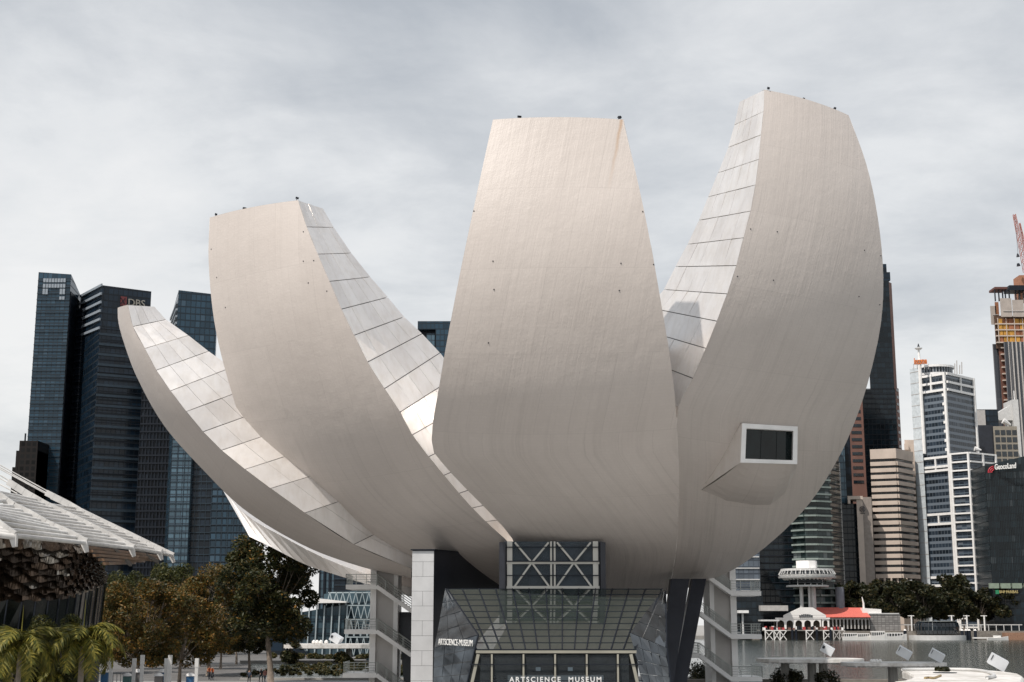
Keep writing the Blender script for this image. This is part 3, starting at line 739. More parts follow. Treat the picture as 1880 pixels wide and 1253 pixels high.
# ---------------------------------------------------------------- city towers behind the museum
def corner(u, v, Y):                      # corner at the roof: pixel of its top, distance
    z = Zat(v, Y); return (Xat(u, Y, z), Y), z
def tower_xy(us, vtop, Y0):               # us: list of (u, Y); roof height taken at (first u, vtop)
    z = Zat(vtop, Y0); return [(Xat(u, Y, z), Y) for u, Y in us], z
def bands(parent, faces, z0, z1, n, hfrac, proud, mat, name='floor_band'):
    dz = (z1 - z0) / n
    for k in range(n):
        m = MB()
        for A, B in faces: m.wall(A, B, -proud * .0, (Vector(B) - Vector(A)).length, z0 + dz * k, z0 + dz * (k + hfrac), .0, proud)
        m.build(name, mat, parent)
def fins(parent, A, B, n, w, z0, z1, proud, mat, name='mullion', joined=True):
    L = (Vector(B) - Vector(A)).length; m = MB()
    for k in range(n + 1):
        c = L * k / n
        m.wall(A, B, max(0, c - w / 2), min(L, c + w / 2), z0, z1, 0, proud)
        if not joined: m.build(name, mat, parent); m = MB()
    if joined: tag(m.build(name, mat, parent), kind='stuff')
def lines(parent, A, B, z0, z1, n, h_, proud, mat, name='floor_line'):
    L = (Vector(B) - Vector(A)).length; m = MB()
    for k in range(n + 1):
        z = z0 + (z1 - z0) * k / n; m.wall(A, B, 0, L, z, z + h_, 0, proud)
    tag(m.build(name, mat, parent), kind='stuff')

F_BLUE = facade('blue_glass_facade', (0.022, 0.052, 0.080), (0.012, 0.024, 0.036), 3.0, 4.2, .5, .9, var=.35, bright=0.02, rough=.18)
F_NAVY = facade('navy_glass_facade', (0.007, 0.016, 0.028), (0.005, 0.010, 0.016), 3.0, 4.2, .4, 1.0, var=.5, rough=.2)
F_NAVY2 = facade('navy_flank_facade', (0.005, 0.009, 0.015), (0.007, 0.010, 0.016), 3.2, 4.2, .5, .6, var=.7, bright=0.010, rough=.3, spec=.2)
F_BLUE2 = facade('light_blue_facade', (0.075, 0.13, 0.17), (0.035, 0.055, 0.075), 3.4, 4.3, .5, .8, var=.25, rough=.18)
BLUELINE = simple('blue_grey_metal', (0.028, 0.046, 0.064), 0.4, metal=.3)
PALELINE = simple('pale_metal_louvre', (0.28, 0.32, 0.36), 0.4)
def box_tower(name, label, us, vtop, Y0, mat, zb=0, group=None):
    poly, z = tower_xy(us, vtop, Y0); xs = [p[0] for p in poly]; ys = [p[1] for p in poly]
    root = empty(name, (sum(xs) / len(xs), sum(ys) / len(ys), zb), label, 'tower', group)
    return root, poly, z

# far-left blue tower
r, p, z = box_tower('glass_tower', 'leftmost tall blue glass tower with pale open grid at its crown', [(71,900),(131,900),(163,960),(120,990)], 500, 900, F_BLUE)
pb = [(Xat(72,900,z)- 3.0, 900), (Xat(131,900,z)-1.5, 900), (Xat(158,960,z), 960), (Xat(100,990,z), 990)]
zc = Zat(563, 945)
m = MB(); m.prism([p[0], p[1], p[2], p[3]], 0, [z, z - 1.5, zc, zc + 10], 0, poly_top=None)
m.build('body', F_BLUE, r)
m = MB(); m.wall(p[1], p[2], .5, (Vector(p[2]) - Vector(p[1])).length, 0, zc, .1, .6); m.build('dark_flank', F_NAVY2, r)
lines(r, p[0], p[1], 5, z - 6, 52, .55, .5, BLUELINE)
for row, (v0, v1) in enumerate(((512, 519), (522, 529), (531, 541), (545, 551))):
    for k in range(8):
        if row == 2 and k not in (0, 1, 6, 7) or row == 3 and k < 6: continue
        w = (Vector(p[1]) - Vector(p[0])).length
        MB().wall(p[0], p[1], w * (.17 + .087 * k), w * (.17 + .087 * k + .07), Zat(v1, 900), Zat(v0, 900), .1, .7).build('crown_panel', simple_pale if 'simple_pale' in globals() else PALELINE, r)
# curved lower block between the two towers
r = empty('office_block', (Xat(150, 930, 50), 930, 0), 'dark curved office block squeezed between the leftmost tower and the bank tower', 'building')
m = MB(); zt_ = Zat(573, 925); pts = [(Xat(u, Y, zt_), Y) for u, Y in ((128, 930), (140, 922), (152, 918), (166, 918), (182, 924), (186, 960), (128, 960))]
m.prism(pts, 0, zt_); m.build('body', F_NAVY2, r)
for a, b_ in zip(pts[:4], pts[1:5]): lines(r, a, b_, 8, zt_, 46, 1.1, .8, NAVY, 'louvre_line')
m = MB(); m.box(Xat(146, 930, zt_), Xat(172, 930, zt_), 925, 935, zt_, zt_ + 1.2); m.beam((Xat(146, 928, zt_), 928, zt_), (Xat(160, 928, zt_), 928, zt_ + 7), 1.2, 1.2); m.beam((Xat(160, 928, zt_), 928, zt_), (Xat(172, 928, zt_), 928, zt_ + 3), .9, .9)
m.build('roof_gondola', WHITE, r)
# bank tower
r, p, z = box_tower('bank_tower', 'dark navy bank tower with a slanted crown and large letters at the top', [(188,870),(278,885),(270,930),(147,930)], 524, 870, F_NAVY)
zl = Zat(545, 930)
m = MB(); m.prism([p[3], p[0], p[1], p[2]], 0, [zl, z, z - .5, zl]); m.build('body', F_NAVY, r)
A, B = p[0], p[1]; Lw = (Vector(B) - Vector(A)).length
lines(r, A, B, 4, z - 32, 28, 1.5, .6, BLUELINE, 'spandrel_line'); lines(r, A, B, z - 130, z - 28, 26, .4, .4, NAVY, 'thin_line')
for k in range(6):
    f = k / 6; q0 = Vector((*p[3], zl)).lerp(Vector((*p[3], zl - 60)), f * .55); q1 = Vector((*p[0], z)).lerp(Vector((*p[0], z - 60)), f * .55)
    MB().beam(q0 - Vector((0, 1, 0)), q1 - Vector((0, 1, 0)), .8, 1.6).build('crown_louvre', PALELINE, r)
zs = Zat(559, 873)
text('lettering', 'DBS', simple('bronze_letter', (0.30, 0.28, 0.24), .4), r, (*(Vector(A) + (Vector(B) - Vector(A)) * .55 + Vector((0, -.9))), zs), (*(Vector(B) - Vector(A)), 0), (0, 0, 1), Lw * .34, 4.6, .4, 0.01)
m = MB(); m.wall(A, B, Lw * .38, Lw * .50, zs - .3, zs + 5.6, .3, .9); lg = m.build('logo', simple('logo_red', (0.16, 0.03, 0.03), .5), r)
for s0, s1 in ((.395, .485), (.485, .395)):
    a = Vector(A) + (Vector(B) - Vector(A)) * s0; b_ = Vector(A) + (Vector(B) - Vector(A)) * s1
    MB().beam((a.x, a.y - 1.1, zs + .6), (b_.x, b_.y - 1.1, zs + 4.7), .4, .4).build('cross_stroke', NAVY, lg)
# dark low block right of it
r, p, z = box_tower('podium_tower', 'dark block with recessed balconies between the bank tower and the light blue tower', [(262,868),(318,868),(318,900),(262,900)], 700, 868, F_NAVY2)
MB().prism(p, 0, z).build('body', F_NAVY2, r)
for k in range(22): lines(r, p[0], p[1], 6 + k * (z - 10) / 22, 6 + k * (z - 10) / 22 + .1, 1, .8, .9, NAVY, 'balcony_line') if k == 0 else None
lines(r, p[0], p[1], 6, z - 3, 30, .9, .8, NAVY, 'balcony_line'); fins(r, p[0], p[1], 9, .5, 5, z, .6, NAVY)
# light blue tower behind petals
r, p, z = box_tower('glass_tower', 'blue glass tower rising behind the two left petals with a louvred left edge', [(328,850),(392,858),(430,870),(316,900)], 533, 850, F_BLUE)
ztop = z
A0 = (Xat(328, 850, z), 850); A1 = (Xat(400, 858, z), 858); A2 = (Xat(316, 900, z), 900); A3 = (Xat(400, 900, z), 900)
m = MB(); m.prism([A2, A0, A1, A3], 0, [Zat(578, 900), z, z - 1, z - 1]); m.build('body', F_BLUE, r)
for k in range(18):
    zk = Zat(578, 900) - 4 - k * 4.2; MB().wall(A2, A0, 0, (Vector(A0) - Vector(A2)).length, zk, zk + 1.2, .1, 1.2).build('louvre', PALELINE, r)
zB = Zat(700, 845)
for (ua, ub, Y, mt, vt_) in ((308, 346, 842, F_BLUE2, 690), (346, 386, 846, F_NAVY, 690), (386, 470, 838, F_BLUE, 700)):
    zz_ = Zat(vt_, Y); a, b_ = (Xat(ua, Y, 60), Y), (Xat(ub, Y, 60), Y)
    MB().prism([a, b_, (b_[0], Y + 12), (a[0], Y + 12)], 0, zz_).build('bay', mt, r)
    lines(r, a, b_, 4, zz_, int(zz_ / 4.3), .5, .4, BLUELINE)
    fins(r, a, b_, max(3, int((b_[0] - a[0]) / 3.2)), .3, 0, zz_, .3, BLUELINE)
# stepped dark tower at the left edge
r = empty('stepped_tower', (Xat(30, 880, 60), 880, 0), 'dark brown stepped tower at the far left edge beside the blue tower', 'building')
fdb = facade('brown_dark_facade', (0.010, 0.010, 0.010), (0.020, 0.017, 0.016), 3.5, 3.8, 1.2, 1.3, var=.5, spec=.15, rough=.4)
for k, (ua, ub, vt_) in enumerate(((14, 60, 858), (20, 60, 828), (26, 60, 810))):
    z = Zat(vt_, 880); MB().box(Xat(ua, 880, 60), Xat(ub, 880, 60), 880 - k * .8, 905, 0, z).build('wing', fdb, r)
z = Zat(810, 880); MB().beam((Xat(44, 880, z), 882, z), (Xat(44, 880, z), 882, z + 5), .8, .8).build('mast', NAVY, r)
# tower with a roof portal seen in the gap between petals
r = empty('portal_tower', (Xat(800, 1000, 60), 1010, 0), 'blue glass tower with an open portal at its crown, seen in the gap between petals', 'tower')
z = Zat(590, 1000); g = lambda u: Xat(u, 1000, z)
MB().box(g(767), g(830), 1000, 1030, Zat(605, 1000), z).build('crown', F_BLUE, r)
MB().box(g(800), g(830), 1000, 1030, 0, Zat(605, 1000)).build('shaft', F_BLUE, r)
MB().box(g(767), g(800), 1006, 1030, 0, Zat(605, 1000)).build('recess', F_NAVY2, r)
MB().prism([(g(783), 1002), (g(798), 1002), (g(798), 1005)], 0, Zat(612, 1000)).build('pale_bay', F_BLUE2, r)
# blocks seen low between stair tower and tree
r = empty('glass_block', (Xat(597, 800, 0), 810, 0), 'striped blue glass block behind the crystal pavilion', 'building')
z = Zat(1036, 800); MB().box(Xat(584, 800, 10), Xat(613, 800, 10), 800, 830, 0, z).build('body', F_BLUE2, r)
fins(r, (Xat(584, 800, 10), 800), (Xat(613, 800, 10), 800), 3, 1.0, 0, z, .8, NAVY)
r = empty('glass_block', (Xat(630, 780, 0), 800, 0), 'dark navy block right of the striped blue glass block', 'building')
MB().box(Xat(612, 780, 10), Xat(665, 780, 10), 780, 800, 0, Zat(1030, 780)).build('body', F_NAVY, r)
lines(r, (Xat(612, 780, 10), 780), (Xat(665, 780, 10), 780), 1, Zat(1030, 780), 12, .5, .4, BLUELINE)

# ---- right-hand skyline
BROWN = simple('brown_granite', (0.17, 0.085, 0.065), .6, var=.15, scale=.1)
F_BLACK = facade('black_glass_facade', (0.006, 0.012, 0.017), (0.004, 0.007, 0.010), 3.0, 3.9, .35, .7, var=.5, rough=.15)
r = empty('granite_tower', (Xat(1625, 1060, 0), 1070, 0), 'tallest dark glass tower with brown granite edge and stepped top right of the tall petal', 'tower')
Y = 1050
def slab(ua, ub, v0, v1, Y, dep, mat, name, par, vref=800):
    z0, z1 = (0 if v1 is None else Zat(v1, Y)), Zat(v0, Y); zr = Zat(vref, Y)
    x0, x1 = Xat(ua, Y, zr), Xat(ub, Y, zr); kf = (Y + dep) / Y * 1.001
    return MB().prism([(x0, Y), (x1, Y), (max(x1, x0 * kf + .5), Y + dep), (x0 * kf, Y + dep)], max(0, z0), z1).build(name, mat, par)
slab(1592, 1636, 515, 715, Y, 40, F_BLACK, 'upper_shaft', r, 600)
slab(1578, 1646, 715, None, Y - 3, 45, F_BLACK, 'lower_shaft', r, 760)
slab(1610, 1628, 485, 515, Y + 4, 20, F_NAVY, 'crown_step', r, 500); slab(1605, 1634, 500, 515, Y + 2, 24, F_NAVY, 'crown_step', r, 500)
m = MB(); zr = Zat(600, Y); x0, x1 = Xat(1636, Y, zr), Xat(1645, Y, zr)
m.prism([(x0, Y + 1), (x1, Y + 6), (x1, Y + 30), (x0, Y + 30)], Zat(715, Y), Zat(517, Y)); m.build('brown_edge', BROWN, r)
x0, x1, x2 = Xat(1646, Y, 150), Xat(1657, Y, 150), 0
m = MB(); m.prism([(x0, Y - 2), (x1, Y + 5), (x1, Y + 30), (x0, Y + 30)], 0, Zat(712, Y)); m.build('brown_edge', BROWN, r)
for k in range(48):
    z = 8 + k * 5.3
    if z > Zat(525, Y): break
    lo = z < Zat(715, Y); a = (Xat(1646 if lo else 1636, Y, 150 if lo else 220), Y - 2 if lo else Y + 1); b_ = (Xat(1657 if lo else 1645, Y, 150 if lo else 220), Y + (5 if lo else 6))
    Lq = (Vector(b_) - Vector(a)).length; MB().wall(a, b_, Lq * .2, Lq * .85, z, z + 2.0, .05, .25).build('window', DKGLASS, r)
lines(r, (Xat(1590, Y - 3, 150), Y - 3), (Xat(1646, Y - 3, 150), Y - 3), 4, Zat(716, Y), 46, .35, .4, NAVY)
r = empty('granite_wing_tower', (Xat(1574, 1020, 0), 1030, 0), 'slim brown granite tower with rows of dark windows and a flared base', 'tower')
Y = 1020; zt_ = Zat(640, Y); x0, x1 = Xat(1561, Y, 120), Xat(1589, Y, 120); zf = Zat(893, Y)
MB().box(x0, x1, Y, Y + 30, zf, zt_).build('shaft', BROWN, r)
MB().prism([(x0 - 1.5, Y - 1), (x1 + 3, Y - 1), (x1 + 3, Y + 30), (x0 - 1.5, Y + 30)], 0, zf, poly_top=[(x0, Y), (x1, Y), (x1, Y + 30), (x0, Y + 30)]).build('flared_base', BROWN, r)
k = 0; z = zf + 2
while z < zt_:
    MB().wall((x0, Y), (x1, Y), 1.8, (x1 - x0) - 1.8, z, z + 2.1, .05, .3).build('window', DKGLASS, r); z += 5.1
# cream banded tower
r = empty('banded_tower', (Xat(1640, 930, 0), 950, 0), 'cream tower with strong horizontal bands in front of the tall granite tower', 'tower')
Y = 915; zt_ = Zat(826, Y); zr = Zat(950, Y)
a, b_, c_ = (Xat(1603, Y, zr), Y), (Xat(1650, Y - 6, zr), Y - 6), (Xat(1681, Y + 14, zr), Y + 14)
MB().prism([a, b_, c_, (c_[0] + 1, Y + 40), (a[0] * 1.046, Y + 40)], Zat(1062, Y), zt_ - .2).build('body', facade('dark_window_band', (0.02, 0.022, 0.025), (0.05, 0.045, 0.04), 3.0, 50, .3, .1, var=.6), r)
bands(r, ((a, b_), (b_, c_)), Zat(1062, Y), zt_ - 6.5, 18, .60, 1.2, CREAM)
m = MB(); m.prism([(a[0] - .3, a[1] - 1.2), (b_[0], b_[1] - 1.3), (c_[0] + .5, c_[1] - 1), (c_[0] + 1.5, Y + 40), ((a[0] - .3) * 1.046, Y + 40)], zt_ - 6.3, zt_); m.build('parapet', CREAM, r)
MB().prism([a, b_, c_, (c_[0] + 1, Y + 40), (a[0] * 1.046, Y + 40)], 0, Zat(1075, Y)).build('podium', CREAM, r)
for u in (1610, 1622, 1634, 1646, 1662): MB().box(Xat(u, Y, 20), Xat(u + 2.5, Y, 20), Y - 5, Y - 3, Zat(1075, Y), Zat(1062, Y)).build('column', CREAM, r)
slab(1668, 1692, 808, None, 950, 20, CREAM, 'core', r, 950); slab(1660, 1668, 815, 826, 948, 10, CREAM, 'plant_room', r, 820)
# small fin building
r = empty('fin_building', (Xat(1575, 900, 0), 910, 0), 'low block with black grid wall and a cream fin carrying a small emblem', 'building')
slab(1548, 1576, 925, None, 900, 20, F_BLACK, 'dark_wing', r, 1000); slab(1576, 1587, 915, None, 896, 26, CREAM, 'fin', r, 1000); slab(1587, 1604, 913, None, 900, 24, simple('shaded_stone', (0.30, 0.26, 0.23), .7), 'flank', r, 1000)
f0 = slab(1560, 1588, 911, 917, 895, 20, CREAM, 'fin_top', r, 1000); slab(1560, 1565, 917, 925, 895, 20, CREAM, 'fin_post', r, 1000)
em = MB(); cx_, cz_ = Xat(1582, 895, 90), Zat(935, 895)
em.ring((0, 0), 1.0, 1.35, 0, .3, 14); em = MB()
for k in range(12):
    a = 2 * math.pi * k / 12; b2_ = 2 * math.pi * (k + 1) / 12
    em.beam((cx_ + 1.6 * math.cos(a), 895.6, cz_ + 1.8 * math.sin(a)), (cx_ + 1.6 * math.cos(b2_), 895.6, cz_ + 1.8 * math.sin(b2_)), .35, .3)
for dx in (-.7, 0, .7): em.beam((cx_ + dx, 895.6, cz_ - 1.2), (cx_ + dx, 895.6, cz_ + 1.2), .3, .3)
em.beam((cx_ - 1.5, 895.6, cz_ - 2.6), (cx_ + 1.5, 895.6, cz_ - 2.6), .3, .4)
em.build('emblem', NAVY, r)
# white and blue tower
r = empty('white_blue_tower', (Xat(1735, 940, 0), 950, 0), 'white framed tower with blue window bands, round crown and roof mast', 'tower')
F_BAND = facade('blue_band_facade', (0.045, 0.065, 0.09), (0.16, 0.20, 0.25), 2.2, 4.0, .12, .2, var=.45, spandrel=(0.16, 0.20, 0.26), bright=.05)
F_BAND = facade('blue_band_facade', (0.022, 0.032, 0.045), (0.13, 0.155, 0.185), 2.4, 4.12, .22, 1.7, var=.5, spandrel=(0.15, 0.18, 0.215), bright=.05)
Y = 920; zt_ = Zat(687, Y); zr = Zat(850, Y)
c1, c2, c3 = (Xat(1692, Y + 12, zr), Y + 12), (Xat(1746, Y - 6, zr), Y - 6), (Xat(1796, Y + 18, zr), Y + 18)
MB().prism([c1, c2, c3, (c3[0] + 1, Y + 45), (c1[0] * 1.04, Y + 45)], 0, zt_).build('body', F_BAND, r)
L1 = (Vector(c2) - Vector(c1)).length; L2 = (Vector(c3) - Vector(c2)).length
def zf_(v): return Zat(v, Y)
for v in (687, 702, 716, 838, 855, 862, 942, 960, 1058, 1073, 1082): 
    m = MB(); m.wall(c1, c2, 0, L1, zf_(v) - 1.5, zf_(v), .1, 1.2)
    if v < 870: m.wall(c2, c3, 0, L2, zf_(v) - 1.5, zf_(v), .1, 1.2)
    m.build('white_band', WHITE, r)
for f0_ in (0, 1): MB().wall(c1, c2, f0_ * (L1 - 1.6), f0_ * (L1 - 1.6) + 1.6, 0, zt_, .15, 1.5).build('corner_column', WHITE, r)
MB().wall(c2, c3, L2 - 1.2, L2, 0, zt_, .15, 1.5).build('corner_column', WHITE, r)
for (v0, v1) in ((687, 716), (838, 862), (942, 960), (1058, 1095)):
    for f0_ in (.5,): MB().wall(c1, c2, L1 * f0_ - .5, L1 * f0_ + .5, zf_(v1), zf_(v0), .1, 1.1).build('short_column', WHITE, r)
    if v0 < 900: MB().wall(c2, c3, L2 * .5 - .5, L2 * .5 + .5, zf_(v1), zf_(v0), .1, 1.1).build('short_column', WHITE, r)
nf = 0; z = zf_(838)
# small stepped squares up the corner
for k in range(9):
    zq = zf_(725) - k * 4.12 * 1.45
    if zq > zf_(835): MB().wall(c1, c2, L1 - 2.8, L1 - 1.5, zq - 1.8, zq, .2, 1.6).build('corner_block', WHITE, r)
# left white panelled spine
sx0, sx1 = Xat(1683, Y + 10, zr), Xat(1694, Y + 10, zr)
sp_ = MB().prism([(sx0, Y + 14), (sx1, Y + 8), (sx1 * 1.02, Y + 30), (sx0 * 1.02, Y + 30)], 0, Zat(676, Y + 10)).build('spine', simple('pale_panel', (0.55, 0.60, 0.63), .4), r)
z = 6
while z < Zat(680, Y + 10): MB().wall((sx0, Y + 14), (sx1, Y + 8), 0, math.dist((sx0, Y + 14), (sx1, Y + 8)), z, z + .35, .02, .15).build('joint_line', GREYCLAD, sp_); z += 7.5
# lower right wing with white grid
wa, wb_, wc = (Xat(1747, Y - 12, zr), Y - 12), (Xat(1779, Y - 20, zr), Y - 20), (Xat(1826, Y - 6, zr), Y - 6)
zw = Zat(832, Y - 15)
wing_ = MB().prism([wa, wb_, wc, (wc[0] + .5, Y + 15), (wa[0] * 1.03, Y + 15)], 0, zw).build('lower_wing', NAVY, r)
G_WIN = facade('wing_window', (0.03, 0.04, 0.055), (0.10, 0.13, 0.16), 3.3, 1.8, .15, .5, var=.6, bright=.08)
La, Lb = math.dist(wa, wb_), math.dist(wb_, wc)
nfl = 21; dz = zw / nfl
for k in range(nfl + 1):
    zq = min(zw, k * dz); m = MB(); m.wall(wa, wb_, -.3, La, zq - 1.0, zq, .1, 1.3); m.wall(wb_, wc, 0, Lb, zq - 1.0, zq, .1, 1.3); m.build('white_band', WHITE, wing_)
    if k < nfl:
        MB().wall(wa, wb_, 1.0, La - .8, zq + .1, zq + dz - 1.1, .05, .25).build('window', G_WIN, wing_)
        for f0_ in (0, .5):
            MB().wall(wb_, wc, Lb * f0_ + .8, Lb * (f0_ + .5) - .6, zq + .1, zq + dz - 1.1, .05, .25).build('window', G_WIN, wing_)
for (A, B, L_, fs) in ((wa, wb_, La, (0, 1)), (wb_, wc, Lb, (.5, 1))):
    for f0_ in fs: MB().wall(A, B, L_ * f0_ - .6, L_ * f0_ + .6, 0, zw, .1, 1.5).build('column', WHITE, wing_)
# round crown, terrace, mast, sign
cc = (Xat(1716, Y + 25, zt_), Y + 25); rad = (Xat(1752, Y + 25, zt_) - Xat(1681, Y + 25, zt_)) / 2
cr_ = MB().ring(cc, .005, rad * .92, zt_ - 10, Zat(676, Y + 25), 40).build('round_crown', facade('crown_window', (0.03, 0.04, 0.05), (0.28, 0.30, 0.32), 2.0, 9, .6, .3, var=.5), r)
for v in (674, 688, 700): zq = Zat(v, Y + 20); MB().ring(cc, rad * .80, rad * 1.0, zq - 1.0, zq + .4, 40).build('crown_ring', WHITE, cr_)
zq = Zat(674, Y + 20)
mast = MB(); mx_ = Xat(1688, Y + 8, zq); mast.tube([(mx_, Y + 8, zq - 60), (mx_, Y + 8, zq)], 1.2, 8).tube([(mx_, Y + 8, zq), (mx_, Y + 8, Zat(632, Y))], [1.0, .5], 8); mo = mast.build('mast', WHITE, r)
for v, rr_ in ((660, 3.2), (637, 2.6)): MB().tube([(mx_, Y + 8, Zat(v, Y) - .5), (mx_, Y + 8, Zat(v, Y) + .5)], [rr_ * .6, rr_], 12).build('mast_disc', WHITE, mo)
MB().tube([(mx_, Y + 8, Zat(633, Y)), (mx_, Y + 8, Zat(627, Y))], [.8, .2], 6).build('beacon', NAVY, mo)
lx0, lx1 = Xat(1677, Y - 2, zq), Xat(1704, Y - 2, zq)
text('lettering', 'income', ORANGE, r, (lx0, Y - 3, Zat(675, Y) + 1.2), (lx1 - lx0, 3, 1.0), (0, 0, 1), lx1 - lx0, 4.4, .5, 0.03)
m = MB()
for k in range(5): m.beam((lx0 + (lx1 - lx0) * k / 4, Y - 1.5, Zat(679, Y)), (lx0 + (lx1 - lx0) * k / 4, Y - 1.5, Zat(669, Y)), .3, .3)
m.build('sign_frame', GREYCLAD, r)
for u, hh in ((1753, 7), (1757, 9), (1762, 6), (1766, 8)): MB().beam((Xat(u, Y, zt_), Y, zt_), (Xat(u + 1, Y, zt_), Y, zt_ + hh), .5, .5).build('antenna', GREYCLAD, r)
dm = MB(); dm.tube([(Xat(1796, Y - 5, zw), Y - 5, zw), (Xat(1796, Y - 5, zw), Y - 5, zw + 3)], .5, 6); dm.tube([(Xat(1790, Y - 5, zw), Y - 5, zw + 4), (Xat(1802, Y - 5, zw), Y - 5, zw + 3)], [1.6, .5], 8); dm.build('roof_dish', WHITE, r)
# blocks right of it
r = empty('beige_grid_building', (Xat(1830, 980, 0), 990, 0), 'mid-rise block with beige window grid behind the white framed tower', 'building')
slab(1795, 1835, 752, None, 1000, 20, F_NAVY, 'rear_block', r, 800); slab(1795, 1810, 753, 782, 998, 2, GREYCLAD, 'grey_panel', r, 780)
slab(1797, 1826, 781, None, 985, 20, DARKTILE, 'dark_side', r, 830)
bg = slab(1826, 1870, 783, None, 984, 22, simple('beige_frame', (0.30, 0.27, 0.22), .7), 'grid_wall', r, 830)
a, b_ = (Xat(1827, 984, 130), 984), (Xat(1869, 984, 130), 984)
for i in range(4):
    for k in range(7):
        Lq = math.dist(a, b_); z1_ = Zat(790, 984) - k * 5.0
        MB().wall(a, b_, Lq * (i / 4 + .025), Lq * ((i + 1) / 4 - .025), z1_ - 3.4, z1_, .02, .2).build('window', DKGLASS, bg)
dm = MB(); q_ = P(1850, 778, 986); dm.tube([q_ - Vector((0, 0, 3)), q_ + Vector((0, 0, 1))], .5, 6); dm.tube([q_ + Vector((-3, 0, 2)), q_ + Vector((2, 0, -1))], [2.2, .6], 8); dm.build('roof_dish', WHITE, r)
m = MB(); z0_, z1_ = Zat(760, 1010), Zat(738, 1010); xw0, xw1 = Xat(1829, 1010, 150), Xat(1868, 1010, 150)
m.quad([(xw0, 1010, z0_), (xw1, 1010, z0_ - 4), (xw1, 1010, z1_), (xw0, 1010, z0_ + 2)]); m.box(Xat(1861, 1010, 150), xw1, 1005, 1025, 0, z1_)
MB().prism([(xw0, 1008), (xw1, 1008), (xw1, 1020), (xw0, 1020)], z0_ - 5, [z0_, z1_, z1_, z0_]).build('sloping_wing', OFFW, r)
MB().box(Xat(1860, 1007, 150), xw1, 1006, 1025, 0, z1_ + 1).build('white_tower', OFFW, r)
MB().beam((Xat(1865, 1010, 150), 1010, z1_), (Xat(1865, 1010, 150), 1010, z1_ + 8), .5, .5).build('mast', WHITE, r)
# tower under construction
r = empty('unfinished_tower', (Xat(1860, 1100, 0), 1120, 0), 'unfinished tower wrapped in pale screens with orange scaffold floors', 'tower')
Y = 1100; F_GRID = facade('grey_fin_facade', (0.05, 0.055, 0.065), (0.16, 0.16, 0.17), 4.5, 60, .7, .2, var=.3)
slab(1825, 1836, 632, None, Y + 3, 30, F_GRID, 'side_wall', r, 680); slab(1846, 1905, 628, None, Y - 3, 40, F_GRID, 'front_wall', r, 680)
fins(r, (Xat(1846, Y - 3, 250), Y - 3), (Xat(1905, Y - 3, 250), Y - 3), 8, .9, 0, Zat(628, Y - 3), 1.0, GREYCLAD)
core = slab(1836, 1848, 630, None, Y + 1, 30, simple('raw_red_steel', (0.14, 0.06, 0.04), .8, var=.5, scale=.2), 'open_core', r, 680)
for k in range(16): zq = Zat(640, Y) - k * 5.2; MB().box(Xat(1837, Y, 220), Xat(1846, Y, 220), Y - .5, Y + 1, zq, zq + 1).build('slab_edge', CREAM, core)
cols = [simple('orange_net', (0.50, 0.26, 0.05), .8, var=.4, scale=.3), simple('rust_net', (0.30, 0.12, 0.06), .8, var=.4, scale=.3)]
zs_ = [Zat(v, Y) for v in (585, 596, 607, 618, 630)]
bk = slab(1826, 1910, 580, 640, Y, 36, simple('scaffold_dark', (0.10, 0.06, 0.04), .9, var=.5, scale=.3), 'open_floors', r, 600)
for j in range(4):
    MB().box(Xat(1823, Y, 260), Xat(1912, Y, 260), Y - 2.2, Y, zs_[j + 1] - .4, zs_[j + 1] + .5).build('slab_edge', CREAM, bk)
    for i in range(8):
        ua = 1827 + i * 10.2; MB().box(Xat(ua, Y, 260), Xat(ua + 9, Y, 260), Y - 1.5, Y - 1.0, zs_[j + 1] + .7, zs_[j] - .6).build('safety_net', cols[(i * 3 + j * 2) % 5 % 2], bk)
for i in range(6): MB().box(Xat(1827 + i * 15, Y, 260), Xat(1828 + i * 15, Y, 260), Y - 2.3, Y - 1, zs_[4], zs_[0]).build('post', CREAM, bk)
scr = simple('pale_screen', (0.42, 0.37, 0.33), .8, var=.12, scale=.2)
for i, (ua, ub) in enumerate(((1818, 1829), (1837, 1858), (1859, 1880), (1881, 1905))):
    yo = Y - 4 if i else Y + 2; v0 = 562 if i == 0 else 548
    s_ = slab(ua, ub, v0 + (3 if i == 2 else 0), 596 if i == 0 else 582, yo, 1, scr, 'screen', r, 570)
    for vv in ((v0 + 596) // 2,): MB().box(Xat(ua, yo, 280), Xat(ub, yo, 280), yo - .5, yo, Zat(vv, yo), Zat(vv, yo) + .5).build('screen_joint', GREYCLAD, s_)
slab(1829, 1836, 555, 640, Y + 2, 20, simple('rust_core', (0.28, 0.12, 0.06), .8), 'hoist_shaft', r, 600)
tp = MB()
for u in (1824, 1831, 1838, 1843, 1850, 1862, 1869, 1876): tp.box(Xat(u, Y, 290), Xat(u + 1.5, Y, 290), Y + 2, Y + 3.5, Zat(552, Y), Zat(528 + (u % 3) * 2, Y))
tag(tp.build('steel_posts', NAVY, r), kind='stuff')
MB().box(Xat(1823, Y, 290), Xat(1846, Y, 290), Y, Y + 14, Zat(531, Y), Zat(527, Y)).build('steel_deck', simple('rust_deck', (0.12, 0.05, 0.04), .8), r)
MB().box(Xat(1850, Y, 290), Xat(1880, Y, 290), Y, Y + 14, Zat(533, Y), Zat(524, Y)).build('steel_deck', NAVY, r)
MB().box(Xat(1870, Y + 10, 290), Xat(1900, Y + 10, 290), Y + 10, Y + 24, Zat(545, Y), Zat(500, Y)).build('lift_core', simple('rust_core2', (0.36, 0.17, 0.10), .8), r)
cr_ = empty('tower_crane', (*P(1885, 500, 1105).xy, P(1885, 500, 1105).z), 'red lattice crane jib above the unfinished tower', 'crane')
